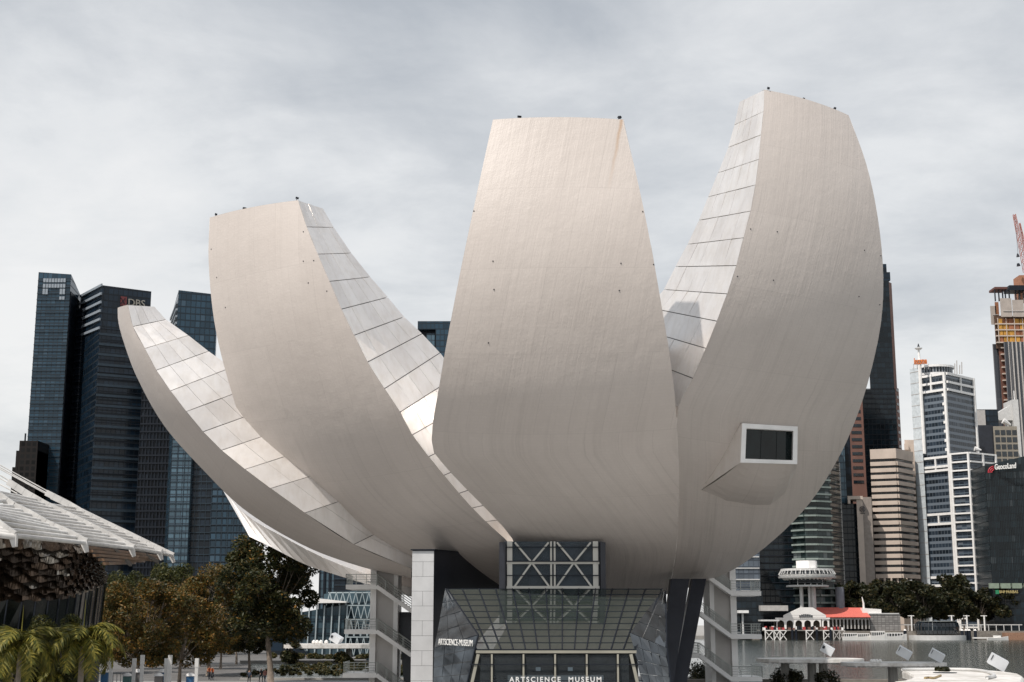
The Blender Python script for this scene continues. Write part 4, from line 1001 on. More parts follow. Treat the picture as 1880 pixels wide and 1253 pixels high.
def lattice(a, b_, w, n_, par, name, rr=.35):
    a, b_ = Vector(a), Vector(b_); d = (b_ - a).normalized(); x = d.cross(Vector((0, 1, 0))).normalized() * w / 2; y = Vector((0, 1, 0)) * w / 2
    m = MB()
    for sx_, sy_ in ((1, 1), (1, -1), (-1, 1), (-1, -1)): m.beam(a + x * sx_ + y * sy_, b_ + x * sx_ * .5 + y * sy_ * .5, rr, rr)
    for k in range(n_):
        p0, p1 = a.lerp(b_, k / n_), a.lerp(b_, (k + 1) / n_); s0 = 1 - .5 * k / n_; s1 = 1 - .5 * (k + 1) / n_; g_ = 1 if k % 2 else -1
        m.beam(p0 + x * s0 * g_ - y, p1 - x * s1 * g_ - y * s1, rr * .7, rr * .7); m.beam(p0 + x * s0 * g_ + y, p1 - x * s1 * g_ + y * s1, rr * .7, rr * .7)
    return m.build(name, CRANE, par)
lattice(P(1884, 500, 1105), P(1862, 394, 1105), 3.4, 16, cr_, 'jib')
lattice(P(1890, 490, 1108), P(1872, 410, 1108), 1.6, 8, cr_, 'back_stay', .25)
hk = MB(); hk.tube([P(1863, 396, 1104), P(1869, 468, 1104)], .12, 4); hk.build('hoist_rope', NAVY, cr_)
MB().tube([P(1868, 466, 1104), P(1869, 472, 1104)], [.5, 1.4], 6).build('hook_block', NAVY, cr_)
MB().tube([P(1869, 484, 1104), P(1870, 489, 1104)], [1.0, 1.6], 6).build('load', NAVY, cr_)
# dark office block with lettering at right edge
r = empty('dark_office_block', (Xat(1850, 870, 0), 880, 0), 'dark grey-green glass block with white lettering and red emblem at the right edge', 'building')
F_GU = facade('dark_green_facade', (0.010, 0.019, 0.024), (0.006, 0.010, 0.013), 1.6, 4.2, .25, .5, var=.5, bright=.035, rough=.2)
Y = 860; zt_ = Zat(851, Y + 10); xg0 = Xat(1816, Y, 60); xg1 = Xat(1930, Y - 20, 60)
A, B = (xg0, Y), (xg1, Y - 14)
MB().prism([A, B, (xg1, Y + 30), (xg0 + 1, Y + 30)], Zat(1073, Y), [zt_ - 2.5, zt_ + 4, zt_ + 4, zt_ - 2]).build('body', F_GU, r)
MB().prism([A, B, (xg1, Y + 30), (xg0 + 1, Y + 30)], 0, Zat(1078, Y)).build('podium', F_BLACK, r)
fins(r, A, B, 34, .25, Zat(1073, Y), zt_ - 2.8, .35, F_BLACK)
for i in range(4):
    q_ = P(1815 + i * 21, 1077, Y - 6); MB().box(q_.x, q_.x + 5.6, Y - 8, Y - 6, q_.z - 1.2, q_.z + 1.8).build('podium_window', simple('pale_green_pane', (0.25, 0.31, 0.24), .3), r)
q0, q1 = P(1827, 863, Y - 5), P(1866, 860, Y - 15)
text('lettering', 'GuocoLand', SIGNW, r, q0, q1 - q0, (0, 0, 1), (q1 - q0).length, 3.4, .4, 0.02)
m = MB(); q_ = P(1826, 864, Y - 3.5)
for k in range(3):
    rr_ = 1.6 + k * 1.05; pts = [q_ + Vector((rr_ * math.cos(a) * 1.0, 0, rr_ * math.sin(a))) + Vector((-.2, 0, -1.2)) for a in [R(x) for x in range(95, 186, 18)]]
    m.tube(pts, .32, 5)
m.build('emblem', simple('emblem_red', (0.55, 0.03, 0.05), .5), r)
q0, q1 = P(1835, 1089.5, Y - 9), P(1869, 1089.5, Y - 9)
text('lettering', 'BNP PARIBAS', simple('gold_sign', (0.55, 0.45, 0.20), .5), r, q0, q1 - q0, (0, 0, 1), (q1 - q0).length, 1.6, .2, 0.01)
q_ = P(1828, 1090, Y - 9); MB().box(q_.x, q_.x + 2, q_.y, q_.y + .3, q_.z - .3, q_.z + 2).build('emblem', simple('emblem_green', (0.03, 0.25, 0.12), .5), r)

# green banded tower and neighbours behind the bowl
r = empty('banded_glass_tower', (Xat(1500, 870, 0), 880, 0), 'curved green-grey glass tower with pale ledges behind the round lookout tower', 'tower')
Y = 860; zr = Zat(980, Y); zt_ = Zat(800, Y)
pts = [(Xat(u, Y_, zr), Y_) for u, Y_ in ((1455, 866), (1478, 858), (1500, 857), (1527, 862), (1546, 880), (1546, 905), (1455, 905))]
F_GRN = facade('green_glass_facade', (0.022, 0.034, 0.034), (0.012, 0.018, 0.018), 3.0, 4.5, .2, .5, var=.7, bright=.12)
MB().prism(pts, 0, zt_).build('body', F_GRN, r)
nb = 26
for k in range(nb):
    m = MB(); zq = 6 + (zt_ - 8) * k / nb
    for a, b_ in zip(pts[:3], pts[1:4]): m.wall(a, b_, 0, math.dist(a, b_), zq, zq + 1.0, 0, 1.3)
    m.build('ledge', simple('pale_green_ledge', (0.22, 0.26, 0.24), .5) if k == 0 else bpy.data.materials['pale_green_ledge'], r)
lines(r, pts[3], pts[4], 4, zt_, 40, .4, .4, NAVY)
r = empty('glass_tower', (Xat(1553, 905, 0), 910, 0), 'narrow glass tower strip left of the slim brown granite tower', 'tower')
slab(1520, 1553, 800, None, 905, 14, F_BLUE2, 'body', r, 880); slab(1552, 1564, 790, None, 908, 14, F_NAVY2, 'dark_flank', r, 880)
MB().box(Xat(1545.5, 900, 60), Xat(1547.5, 900, 60), 899, 901, 8, Zat(850, 900)).build('edge_pole', GREYCLAD, r)
r = empty('black_office_block', (Xat(1425, 880, 0), 885, 0), 'black glass block below the right petal left of the round lookout tower', 'building')
slab(1394, 1458, 950, None, 880, 20, F_BLACK, 'body', r, 1040); lines(r, (Xat(1394, 880, 30), 880), (Xat(1458, 880, 30), 880), 3, 60, 14, .5, .4, NAVY)
r = empty('grey_glass_block', (Xat(1370, 860, 0), 870, 0), 'grey glass block with white floor lines right of the stair tower', 'building')
slab(1300, 1395, 1000, None, 860, 20, facade('grey_glass', (0.09, 0.11, 0.135), (0.045, 0.055, 0.07), 3, 4, .3, .8, var=.3), 'body', r, 1040)
bands(r, (((Xat(1300, 860, 30), 860), (Xat(1395, 860, 30), 860)),), 6, Zat(1003, 860), 7, .09, .6, OFFW)
r = empty('low_glass_hall', (Xat(1385, 850, 0), 850, 0), 'low dark glass hall with a leaning front beside the pier', 'building')
MB().prism([(Xat(1352, 845, 5), 845), (Xat(1402, 845, 5), 845), (Xat(1402, 845, 5), 870), (Xat(1352, 845, 5), 870)], 0, Zat(1085, 845)).build('body', F_BLACK, r)
MB().box(Xat(1355, 843, 5), Xat(1373, 843, 5), 838, 845, Zat(1126, 843), Zat(1121, 843)).build('canopy', WHITE, r)
MB().beam((Xat(1364, 842, 5), 842, 0), (Xat(1364, 842, 5), 842, Zat(1125, 842)), 1, 1).build('post', OFFW, r)
MB().box(Xat(1397, 840, 5), Xat(1447, 840, 5), 838, 846, Zat(1122, 840), Zat(1112, 840)).build('panel_wall', GREYCLAD, r)
MB().box(Xat(1396, 838, 5), Xat(1430, 838, 5), 836, 846, Zat(1141, 838), Zat(1138, 838)).build('canopy', OFFW, r)

# round lookout tower
Y = 852; cc = (Xat(1481, Y, 40), Y)
rw = lambda du: du * Y / F * 1.0
r = empty('lookout_tower', (cc[0], Y, 0), 'white round lookout restaurant raised on tall columns behind the pier', 'tower')
zz = lambda v: Zat(v, Y)
drum = MB().ring(cc, .01, rw(51), zz(1062), zz(1059), 48, r1t=rw(52)).build('deck_disc', OFFW, r)
MB().ring(cc, .01, rw(44), zz(1062), zz(1048), 48).build('window_ring', facade('lookout_window', (0.02, 0.025, 0.03), (0.45, 0.45, 0.44), 2.0, 50, .4, .1, var=.5), r)
MB().ring(cc, .01, rw(46), zz(1049), zz(1045), 48, r1t=rw(47)).build('roof_disc', WHITE, r)
sc = MB()
MB().ring(cc, rw(34), rw(40), zz(1064), zz(1056), 48, r1t=rw(51), r0t=rw(44)).build('bowl_ring', WHITE, r)
for k in range(36):
    a = 2 * math.pi * (k + .5) / 36
    x_, y_ = cc[0] + rw(47) * math.cos(a), cc[1] + rw(47) * math.sin(a)
    MB().beam((cc[0] + rw(49) * math.cos(a), cc[1] + rw(49) * math.sin(a), zz(1057)), (cc[0] + rw(41) * math.cos(a), cc[1] + rw(41) * math.sin(a), zz(1065)), 2.4, .5, w2=.5).build('scallop', WHITE, r)
    MB().beam((cc[0] + rw(51) * math.cos(a), cc[1] + rw(51) * math.sin(a), zz(1055)), (cc[0] + rw(46.5) * math.cos(a), cc[1] + rw(46.5) * math.sin(a), zz(1047)), .3, .3).build('rib', OFFW, r)
MB().ring(cc, .01, rw(19), zz(1045), zz(1030), 8).build('plant_drum', WHITE, r)
MB().ring(cc, .01, rw(33), zz(1072), zz(1065), 32).build('lower_window_ring', F_BLACK, r)
MB().ring(cc, .01, rw(38), zz(1078), zz(1075), 40).build('lower_deck', OFFW, r)
for du in (-22, 0, 22, -10, 12): MB().beam((cc[0] + rw(du), Y - rw(30) + abs(rw(du)) * .3, zz(1076)), (cc[0] + rw(du), Y - rw(30) + abs(rw(du)) * .3, zz(1064)), .5, .5).build('strut', WHITE, r)
for du, dy, ww in ((-13, -2, 2.0), (-10, 0, 1.2), (0, -4, 1.3), (9, 0, 3.0), (14, 2, 1.4)):
    MB().tube([(cc[0] + rw(du), Y + dy, 0), (cc[0] + rw(du), Y + dy, zz(1077))], ww * .5, 8).build('column', OFFW, r)
MB().tube([(Xat(1541, 856, 30), 856, 0), (Xat(1541, 856, 30), 856, zz(1078))], 2.6, 12).build('side_cylinder', simple('blue_grey_wall', (.16, .18, .21), .6), r)

# pier building with red roof
Y = 842
r = empty('pier_hall', (Xat(1520, Y, 0), Y + 10, 0), 'white arcaded pier hall with a bright red hipped roof on the far shore', 'building')
REDROOF = simple('red_roof', (0.62, 0.155, 0.12), .6, var=.06)
zg = Zat(1155, Y); ze = Zat(1137, Y); zr_ = Zat(1115.5, Y)
xL, xR = Xat(1426, Y, 3), Xat(1523, Y, 3); xe = Xat(1600, Y + 14, 3)
def arcade(x0, x1, Y, n_, z0, z1, wpier, par, mat, segs=8):
    bw_ = (x1 - x0) / n_
    for k in range(n_):
        a, b_ = x0 + k * bw_ + wpier / 2, x0 + (k + 1) * bw_ - wpier / 2; c = (a + b_) / 2; rr_ = (b_ - a) / 2; zs_ = z1 - rr_ - (z1 - z0) * .12
        m = MB(); m.box(x0 + k * bw_, a, Y, Y + 1.0, z0, zs_); m.box(b_, x0 + (k + 1) * bw_, Y, Y + 1.0, z0, zs_)
        prev = (a, zs_)
        for i in range(1, segs + 1):
            th = math.pi - math.pi * i / segs; cur = (c + rr_ * math.cos(th), zs_ + rr_ * math.sin(th))
            p0 = (x0 + k * bw_ if i == 1 else prev[0], prev[1]); 
            m.box8([(prev[0], Y, prev[1]), (cur[0], Y, cur[1]), (cur[0], Y + 1, cur[1]), (prev[0], Y + 1, prev[1]), (prev[0], Y, z1), (cur[0], Y, z1), (cur[0], Y + 1, z1), (prev[0], Y + 1, z1)])
            prev = cur
        m.box(x0 + k * bw_, a, Y, Y + 1, zs_, z1); m.box(b_, x0 + (k + 1) * bw_, Y, Y + 1, zs_, z1)
        m.build('arch', mat, par)
PW = simple('pier_white', (0.85, 0.83, 0.80), .5, var=.03)
WEA, t, b = newmat('weathered_white')
_o = nn(t, 'ShaderNodeTexCoord').outputs['Object']
lk(t, mixc(t, 1.0, ramp(t, noise(t, _o, .35, 7, .65), [(0.34, (0.52, 0.50, 0.46)), (0.56, (0.80, 0.78, 0.75))]), ramp(t, noise(t, _o, 2.5, 5, .6, (1, .15, 1)), [(0.35, (0.82, 0.80, 0.77)), (0.55, (1, 1, 1))]), 'MULTIPLY'), b.inputs['Base Color'])
b.inputs['Roughness'].default_value = .55
arcade(xL, Xat(1508, Y, 3), Y, 5, zg, ze, 1.2, r, PW)
MB().box(xL + .5, xR - .5, Y + 3, Y + 12, zg, ze).build('interior', simple('dim_interior', (.05, .04, .03), .8, var=.7, scale=.5), r)
MB().box(xL - .5, xR + .5, Y - .3, Y + 1.4, ze, ze + .8).build('cornice', PW, r)
arcade(Xat(1510, Y, 3), xR, Y + .2, 1, zg, ze, 1.6, r, PW)
gx0, gxc, gx1 = Xat(1439, Y, 5), Xat(1480, Y, 5), Xat(1517, Y, 5)
MB().prism([(gx0, Y - .5), (gx1, Y - .5), (gx1, Y + .6), (gx0, Y + .6)], ze + .8, ze + 2.2).build('gable_base', PW, r)
m = MB()
for yy in (Y - .6, Y + .6): m.quad([(gx0, yy, ze + 2.2), (gx1, yy, ze + 2.2), (gxc + 4, yy, zr_), (gxc - 3, yy, zr_)])
m.quad([(gx0, Y - .6, ze + 2.2), (gxc - 3, Y - .6, zr_), (gxc - 3, Y + .6, zr_), (gx0, Y + .6, ze + 2.2)]); m.build('gable', PW, r)
for k in range(-3, 4):
    hh = math.sqrt(max(0, 1 - (k / 4) ** 2)) * 1.9
    MB().box(gxc + k * 1.15 - .42, gxc + k * 1.15 + .42, Y - .75, Y - .5, ze + 1.0, ze + 1.0 + hh).build('fan_window', DKGLASS, r)
m = MB(); yb = Y + 4; xr1 = Xat(1597, yb, 5); xr2 = Xat(1585, yb + 8, 8)
m.quad([(gx1 - .5, yb - 3, ze + 1.2), (xr1, yb - 3, ze + 1.2), (xr2, yb + 8, zr_ - .2), (gxc + 3, yb + 8, zr_ - .2)])
m.quad([(xr1, yb - 3, ze + 1.2), (xr1, yb + 19, ze + 1.2), (xr2, yb + 8, zr_ - .2)])
m.quad([(gxc + 3, yb + 8, zr_ - .2), (xr2, yb + 8, zr_ - .2), (xr1, yb + 19, ze + 1.2), (gx1, yb + 19, ze + 1.2)])
m.quad([(gx1 - .5, yb - 3, ze + 1.0), (xr1, yb - 3, ze + 1.0), (xr1, yb + 19, ze + 1.0), (gx1, yb + 19, ze + 1.0)])
rf_ = m.build('roof', REDROOF, r)
m = MB()
for k in range(27):
    f_ = k / 26; a_ = Vector((gx1 - .5, yb - 3, ze + 1.2)).lerp(Vector((xr1, yb - 3, ze + 1.2)), f_); b2 = Vector((gxc + 3, yb + 8, zr_ - .2)).lerp(Vector((xr2, yb + 8, zr_ - .2)), f_)
    m.beam(a_, b2, .14, .16)
m.beam((gxc + 3, yb + 8, zr_ - .1), (xr2, yb + 8, zr_ - .1), .3, .3); m.beam((gx1, yb - 3.1, ze + 1.1), (xr1, yb - 3.1, ze + 1.1), .25, .3)
tag(m.build('roof_seams', REDROOF, rf_), kind='stuff')
arcade(Xat(1523, Y + 3, 3), Xat(1597, Y + 3, 3), Y + 3, 11, zg, ze + .6, .7, r, GREYCLAD, 6)
MB().box(Xat(1523, Y + 6, 3), Xat(1597, Y + 6, 3), Y + 5, Y + 14, zg, ze + .5).build('arcade_interior', bpy.data.materials['dim_interior'], r)
m = MB(); x0, x1 = Xat(1583, Y + 8, 8), Xat(1618, Y + 8, 5); m.prism([(x0, Y + 6), (x1, Y + 6), (x1, Y + 20), (x0, Y + 20)], ze + 1.4, [zr_ - .3, Zat(1119, Y + 8), Zat(1119, Y + 8), zr_ - .3]); m.build('white_rear_roof', PW, r)
MB().tube([(x0 + 1, Y + 7, zr_ - 1), (x0 + 1, Y + 7, Zat(1108, Y)), (x0 + .3, Y + 7, Zat(1096, Y))], [.7, .6, .2], 6).build('finial', PW, r)
r2 = empty('quay_house', (Xat(1628, Y + 6, 0), Y + 8, 0), 'low grey stone house with banded walls right of the red-roofed pier hall', 'building')
mdl = facade('stone_banded', (.26, .25, .24), (.12, .115, .11), 2.2, 1.3, .25, .3, var=.25, rough=.7)
MB().box(Xat(1598, Y + 5, 3), Xat(1642, Y + 5, 3), Y + 5, Y + 14, 0, Zat(1128, Y + 5)).build('body', mdl, r2)
MB().box(Xat(1597, Y + 5, 3), Xat(1652, Y + 5, 3), Y + 4.6, Y + 14, Zat(1128, Y + 5), Zat(1126, Y + 5)).build('parapet', OFFW, r2)
MB().box(Xat(1642, Y + 5, 3), Xat(1654, Y + 5, 3), Y + 5, Y + 14, 0, Zat(1128, Y + 5)).build('side_wing', mdl, r2)

# pier deck on crossed white trusses
Y = 832
r = empty('pier_deck', (Xat(1500, Y, 0), Y, -2), 'timber pier deck on white cross-braced trusses in front of the pier hall', 'pier')
zd = Zat(1157, Y); MB().box(Xat(1397, Y, 0), Xat(1552, Y, 0), Y, Y + 14, zd - .5, zd).build('deck', CONC, r)
MB().box(Xat(1380, Y + 14, 0), Xat(1900, Y + 14, 0), Y + 13, 892, -3.5, zd - .6).build('quay_wall', STONE, r)
for i, u in enumerate((1405, 1421, 1432, 1480, 1512, 1530, 1541)):
    w = (14, 10, 12, 14, 15, 11, 10)[i]; a, b_ = Xat(u, Y, 0), Xat(u + w, Y, 0)
    m = MB(); m.beam((a, Y - .3, -1.9), (b_, Y - .3, zd - .5), .4, .4); m.beam((a, Y - .3, zd - .5), (b_, Y - .3, -1.9), .4, .4); m.beam((a, Y - .3, -2), (a, Y - .3, zd), .5, .5); m.beam((a, Y - .3, zd - .3), (b_, Y - .3, zd - .3), .4, .5)
    m.build('truss', PW if i < 5 else GREYCLAD, r)
for u in (1397, 1455, 1462, 1500, 1525): MB().tube([(Xat(u, Y - 1, 0), Y - 1, -3), (Xat(u, Y - 1, 0), Y - 1, zd + .3)], .7, 8).build('pile', NAVY, r)
m = MB()
for k in range(60):
    u = 1400 + rng.random() * 150; x_ = Xat(u, Y + 2, 0); hh = 1.2 + rng.random()
    m.box(x_, x_ + .5 + rng.random(), Y + 1 + rng.random() * 3, Y + 5, zd, zd + hh, int(rng.integers(0, 4)))
tag(m.build('cafe_crowd', [WHITE, REDP, BROWN, NAVY]), kind='stuff')

# glass pavilion on the water
Y = 842; zz = lambda v: Zat(v, Y)
r = empty('water_pavilion', (Xat(1721, Y, 0), Y, -2), 'dark rounded glass pavilion floating on the water beneath the tree row', 'pavilion')
cc = (Xat(1721, Y, 0), Y); rb = rw = lambda du: du * Y / F
MB().ring(cc, .01, rb(50), -2.2, zz(1167) + .1, 48, r1t=rb(50)).build('pontoon', OFFW, r)
prof_ = [(36, 1164.5), (39, 1158), (40, 1151), (38, 1144), (33, 1141)]
F_PAV = facade('pavilion_glass', (.015, .022, .032), (.03, .04, .045), 2.2, 100, .15, .1, var=.4, rough=.08)
for k in range(32):
    a0_, a1_ = 2 * math.pi * k / 32, 2 * math.pi * (k + 1) / 32; m = MB()
    for (ra, va), (rb_, vb) in zip(prof_, prof_[1:]):
        g_ = lambda r_, a, v: (cc[0] + rw(r_) * math.cos(a), cc[1] + rw(r_) * math.sin(a) * .7, zz(v))
        m.quad([g_(ra, a0_ + .012, va), g_(ra, a1_ - .012, va), g_(rb_, a1_ - .012, vb), g_(rb_, a0_ + .012, vb)])
    m.build('pane', DKGLASS, r)
MB().ring(cc, .01, rw(33), zz(1141.5), zz(1140.5), 32, r1t=rw(31)).build('roof', STEEL, r)
for u in (1662, 1767, 1774, 1780, 1791): MB().tube([(Xat(u, Y - 6, 0), Y - 6, -3), (Xat(u, Y - 6, 0), Y - 6, zz(1158))], .9, 8).build('mooring_pile', NAVY, r); MB().tube([(Xat(u, Y - 6, 0), Y - 6, zz(1158)), (Xat(u, Y - 6, 0), Y - 6, zz(1155))], [1.0, .1], 8).build('pile_cap', PW, r)

# promenade railing, lamp posts
r = empty('quay_railing', (Xat(1760, 850, 0), 850, 0), 'long pale railing along the far quay under the trees', 'railing')
z0_ = Zat(1158, 850); zR = Zat(1147.5, 850)
for a, b_ in ((1640, 1690), (1760, 1878)):
    MB().beam((Xat(a, 850, 0), 850, zR), (Xat(b_, 850, 0), 850, zR), .3, .45).build('top_rail', OFFW, r)
    for u in range(a, b_, 14): MB().beam((Xat(u, 850, 0), 850, z0_ - 1), (Xat(u, 850, 0), 850, zR), .35, .35).build('post', OFFW, r)
sheet('planting_strip', [(Xat(1380, 846, 0), 846), (Xat(1920, 846, 0), 846), (Xat(1920, 890, 0), 890), (Xat(1380, 890, 0), 890)], z0_ - .3, STONE, 1.5)
lp = empty('lamp_post', (Xat(1675, 849, 0), 849, 0), 'white lamp post with two heads, between stone house and glass pavilion', 'lamp post', 'lamp posts on the far quay')
MB().tube([(lp.location.x, 849, 0), (lp.location.x, 849, Zat(1130, 849))], .45, 6).build('pole', PW, lp)
m = MB(); zq = Zat(1131, 849); m.beam((lp.location.x - 2, 849, zq), (lp.location.x + 1.6, 849, zq), .5, .4); m.build('lamp_head', PW, lp)
for u, lb in ((1749, 'white lamp post with two heads, right behind the round glass pavilion'), (1777, 'white lamp post with two heads, right of the glass pavilion'), (1809, 'white lamp post with two heads, rightmost on the far quay')):
    c = copy_tree(lp); c.location.x = Xat(u, 849, 0); c['label'] = lb
q_ = P(1865, 1165, 838); tag(MB().box(q_.x - 5.5, q_.x + 30, 838, 846, -3, Zat(1162, 838)).build('brick_landing', simple('orange_brick', (.30, .17, .11), .8, var=.3, scale=1.5)), 'low orange-brown brick landing wall at the right end of the far quay', 'wall')

# boats
def boat(u, Y, L, hh, label, cab=True, group='boats moored along the far quay', rz=0):
    x = Xat(u, Y, -1); r = empty('boat', (x, Y, -2), label, 'boat', group, 0)
    m = MB(); W_ = L * .24; secs = []
    for s_ in np.linspace(0, 1, 9):
        w = W_ / 2 * (1 - max(0, (s_ - .6) / .4) ** 2 * .95); zt__ = hh * (.5 + .35 * s_ ** 3); xx = x - L / 2 + L * s_
        secs.append([(xx, Y - w, -2 + zt__), (xx, Y - w * .7, -2.1), (xx, Y + w * .7, -2.1), (xx, Y + w, -2 + zt__)])
    for a, b_ in zip(secs, secs[1:]):
        for i in range(3): m.quad([a[i], a[i + 1], b_[i + 1], b_[i]])
        m.quad([a[3], a[0], b_[0], b_[3]])
    m.quad(secs[0]); m.quad(secs[-1][::-1]); m.build('hull', PW, r)
    if cab:
        MB().box(x - L * .42, x + L * .28, Y - W_ * .38, Y + W_ * .38, -2 + hh * .5, -2 + hh * .85).build('cabin', DKGLASS, r)
        MB().box(x - L * .46, x + L * .32, Y - W_ * .45, Y + W_ * .45, -2 + hh * .88, -2 + hh).build('canopy', PW, r)
        for k in range(7): xx = x - L * .44 + L * .74 * k / 6; MB().box(xx, xx + .3, Y - W_ * .43, Y - W_ * .38, -2 + hh * .45, -2 + hh * .9).build('post', PW, r)
    else: MB().box(x - L * .2, x + L * .12, Y - W_ * .3, Y + W_ * .3, -2 + hh * .5, -2 + hh).build('cabin', PW, r)
    return r
boat(1563, 828, 10, 4.0, 'white canopied boat moored left under the red-roofed hall arcade')
boat(1587, 828, 9, 3.8, 'second white canopied boat, below the right end of the red roof')
boat(1614, 826, 10, 5.0, 'taller white boat with a covered deck by the stone house')
boat(1644, 827, 13, 4.2, 'long low white boat just left of the round glass pavilion')
boat(1832, 829, 12, 2.6, 'open white speedboat by the brick landing', False)
tag(MB().box(Xat(1787, 834, 0), Xat(1848, 834, 0), 834, 838, -1.2, -.5).build('jetty', PW), 'narrow white jetty between the glass pavilion and the speedboat', 'jetty')

# ---------------------------------------------------------------- trees
def leaves(n_, centres, radii, size, seed, flat=.8, shell=.45):
    g = np.random.default_rng(seed); k = g.integers(0, len(centres), n_)
    c = np.array(centres)[k]; rr_ = np.array(radii)[k]
    d = g.normal(size=(n_, 3)); d /= np.linalg.norm(d, axis=1)[:, None]
    rad = (shell + (1 - shell) * g.random(n_)) ** .6
    p = c + d * rad[:, None] * rr_[:, None] * np.array([1, 1, flat])
    a = g.normal(size=(n_, 3)); a[:, 2] *= .7; a /= np.linalg.norm(a, axis=1)[:, None]
    b_ = np.cross(a, g.normal(size=(n_, 3))); b_ /= np.linalg.norm(b_, axis=1)[:, None]
    s_ = size * (.6 + .8 * g.random(n_))
    v = np.stack([p + a * s_[:, None], p + b_ * s_[:, None] * .45, p - a * s_[:, None], p - b_ * s_[:, None] * .45], 1).reshape(-1, 3)
    return v
def leaf_mesh(name, v, mat):
    me = bpy.data.meshes.new(name); n_ = len(v) // 4
    me.vertices.add(len(v)); me.vertices.foreach_set('co', v.astype(np.float32).ravel())
    me.loops.add(len(v)); me.loops.foreach_set('vertex_index', np.arange(len(v), dtype=np.int32))
    me.polygons.add(n_); me.polygons.foreach_set('loop_start', np.arange(0, len(v), 4, dtype=np.int32)); me.polygons.foreach_set('loop_total', np.full(n_, 4, dtype=np.int32))
    me.update(calc_edges=True); me.materials.append(mat); return me
def tree_parts(seed, Hc, Rc, Hb, nblob, nleaf, size, mat, spread=.75, trunk_r=.3, flat=.62, lean=.0, bare=0):
    """crown centre height Hc, crown radius Rc, trunk fork height Hb; returns (trunk mesh, crown mesh) at the origin"""
    g = random.Random(seed); m = MB(); cs = []; rs = []
    fork = Vector((lean * Hb, 0, Hb))
    m.tube([(0, 0, 0), (lean * Hb * .2, 0, Hb * .35), (lean * Hb * .7, .1, Hb * .7), fork], [trunk_r * 1.25, trunk_r, trunk_r * .85, trunk_r * .8], 9)
    for k in range(nblob):
        a = 2 * math.pi * (k * .618 + g.random() * .12); h = (k * .7549 + g.random() * .1) % 1.0
        prof_r = (1 - abs(2 * h - .95) ** 3 * .5); rad = Rc * spread * prof_r * math.sqrt(g.uniform(.12, 1.0))
        c = Vector((rad * math.cos(a) + fork.x, rad * math.sin(a), Hb + (Hc * 2 - Hb * 2) * (h * .86 + .02))); cs.append(tuple(c)); rs.append(Rc * g.uniform(.13, .27))
        mid = fork.lerp(c, .5) + Vector((g.uniform(-.5, .5), g.uniform(-.5, .5), g.uniform(-.2, .8))) * Rc * .14
        m.tube([fork - Vector((0, 0, .2)), mid, c], [trunk_r * .36, trunk_r * .2, trunk_r * .05], 5)
        for _ in range(2 + bare):
            e = c + Vector((g.uniform(-1, 1), g.uniform(-1, 1), g.uniform(-.3, .9))) * rs[-1] * (1.0 + .25 * bare)
            m.tube([mid.lerp(c, .6), e], [trunk_r * .12, trunk_r * .03], 4)
    tm = m.mesh('trunk', BARK, smooth=True)
    return tm, leaf_mesh('crown', leaves(nleaf, cs, rs, size, seed, flat + .15), mat)
def plant_tree(parts, loc, label, group=None, name='tree', rz=0, sc=1, cat='tree'):
    r = empty(name, loc, label, cat, group, rz); r.scale = (sc, sc, sc)
    for nm, me in (('trunk', parts[0]), ('crown', parts[1])):
        o = bpy.data.objects.new(nm, me); COL.objects.link(o); o.parent = r
    return r
# big tree left of the stair tower
Yt_ = 178
big = tree_parts(11, 12.2, 7.6, 5.8, 62, 36000, .23, L_DARK, .80, .36, .7, -.10)
plant_tree(big, (Xat(497, Yt_, 0), Yt_, 0), 'large dark leafy tree with pale trunk left of the stair tower', name='shade_tree')
sml = tree_parts(21, 7.6, 6.2, 3.2, 54, 28000, .17, L_AUT, .85, .22, .7, 0, 2)
sml2 = tree_parts(22, 7.2, 6.0, 2.8, 50, 25000, .17, L_AUT, .85, .2, .7, .05, 1)
grn = tree_parts(23, 11.5, 7.0, 4.5, 52, 24000, .23, L_GRN, .85, .28, .7)
plant_tree(grn, (Xat(312, 262, 5), 262, 0), 'green tree standing behind the tip of the white canopy', name='shade_tree', rz=1.1)
plant_tree(sml, (Xat(255, 158, 5), 158, 0), 'rusty leaved tree with bare twigs right beside the palms', name='shade_tree', group='rusty leaved promenade trees')
plant_tree(sml2, (Xat(332, 172, 5), 172, 0), 'rusty leaved tree behind the white posts left of the cyclists', name='shade_tree', group='rusty leaved promenade trees', rz=.8, sc=1.08)
plant_tree(sml, (Xat(385, 205, 5), 205, 0), 'tallest rusty leaved tree, overhanging the cyclists', name='shade_tree', group='rusty leaved promenade trees', rz=2.2, sc=1.3)
plant_tree(sml2, (Xat(205, 215, 5), 215, 0), 'rusty leaved tree at the foot of the glass drum', name='shade_tree', group='rusty leaved promenade trees', rz=3.2, sc=1.1)
plant_tree(grn, (Xat(250, 235, 5), 235, 0), 'green tree beneath the canopy edge behind the rusty trees', name='shade_tree', rz=2.4, sc=.72)
plant_tree(grn, (Xat(105, 110, 5), 110, 0), 'small green tree in front of the glass drum between the two palms', name='shade_tree', rz=.4, sc=.44)
plant_tree(grn, (Xat(20, 109, 5), 109, 0), 'small green tree behind the left palm', name='shade_tree', rz=1.9, sc=.36)
k = 0
for u, Y, lb in ((405, 236, 'grey trunked promenade tree just right of the cyclists'), (458, 216, 'promenade tree with tall straight trunk left of the leaning pale trunk'), (434, 262, 'slender far promenade tree between two thicker trunks'), (366, 250, 'promenade tree whose trunk stands left of the cyclists')):
    plant_tree(big if k % 2 else sml, (Xat(u, Y, 0), Y, 0), lb, name='shade_tree', rz=k * 1.3, sc=(.62, .95)[1 - k % 2] * .95, group='trees along the left promenade'); k += 1
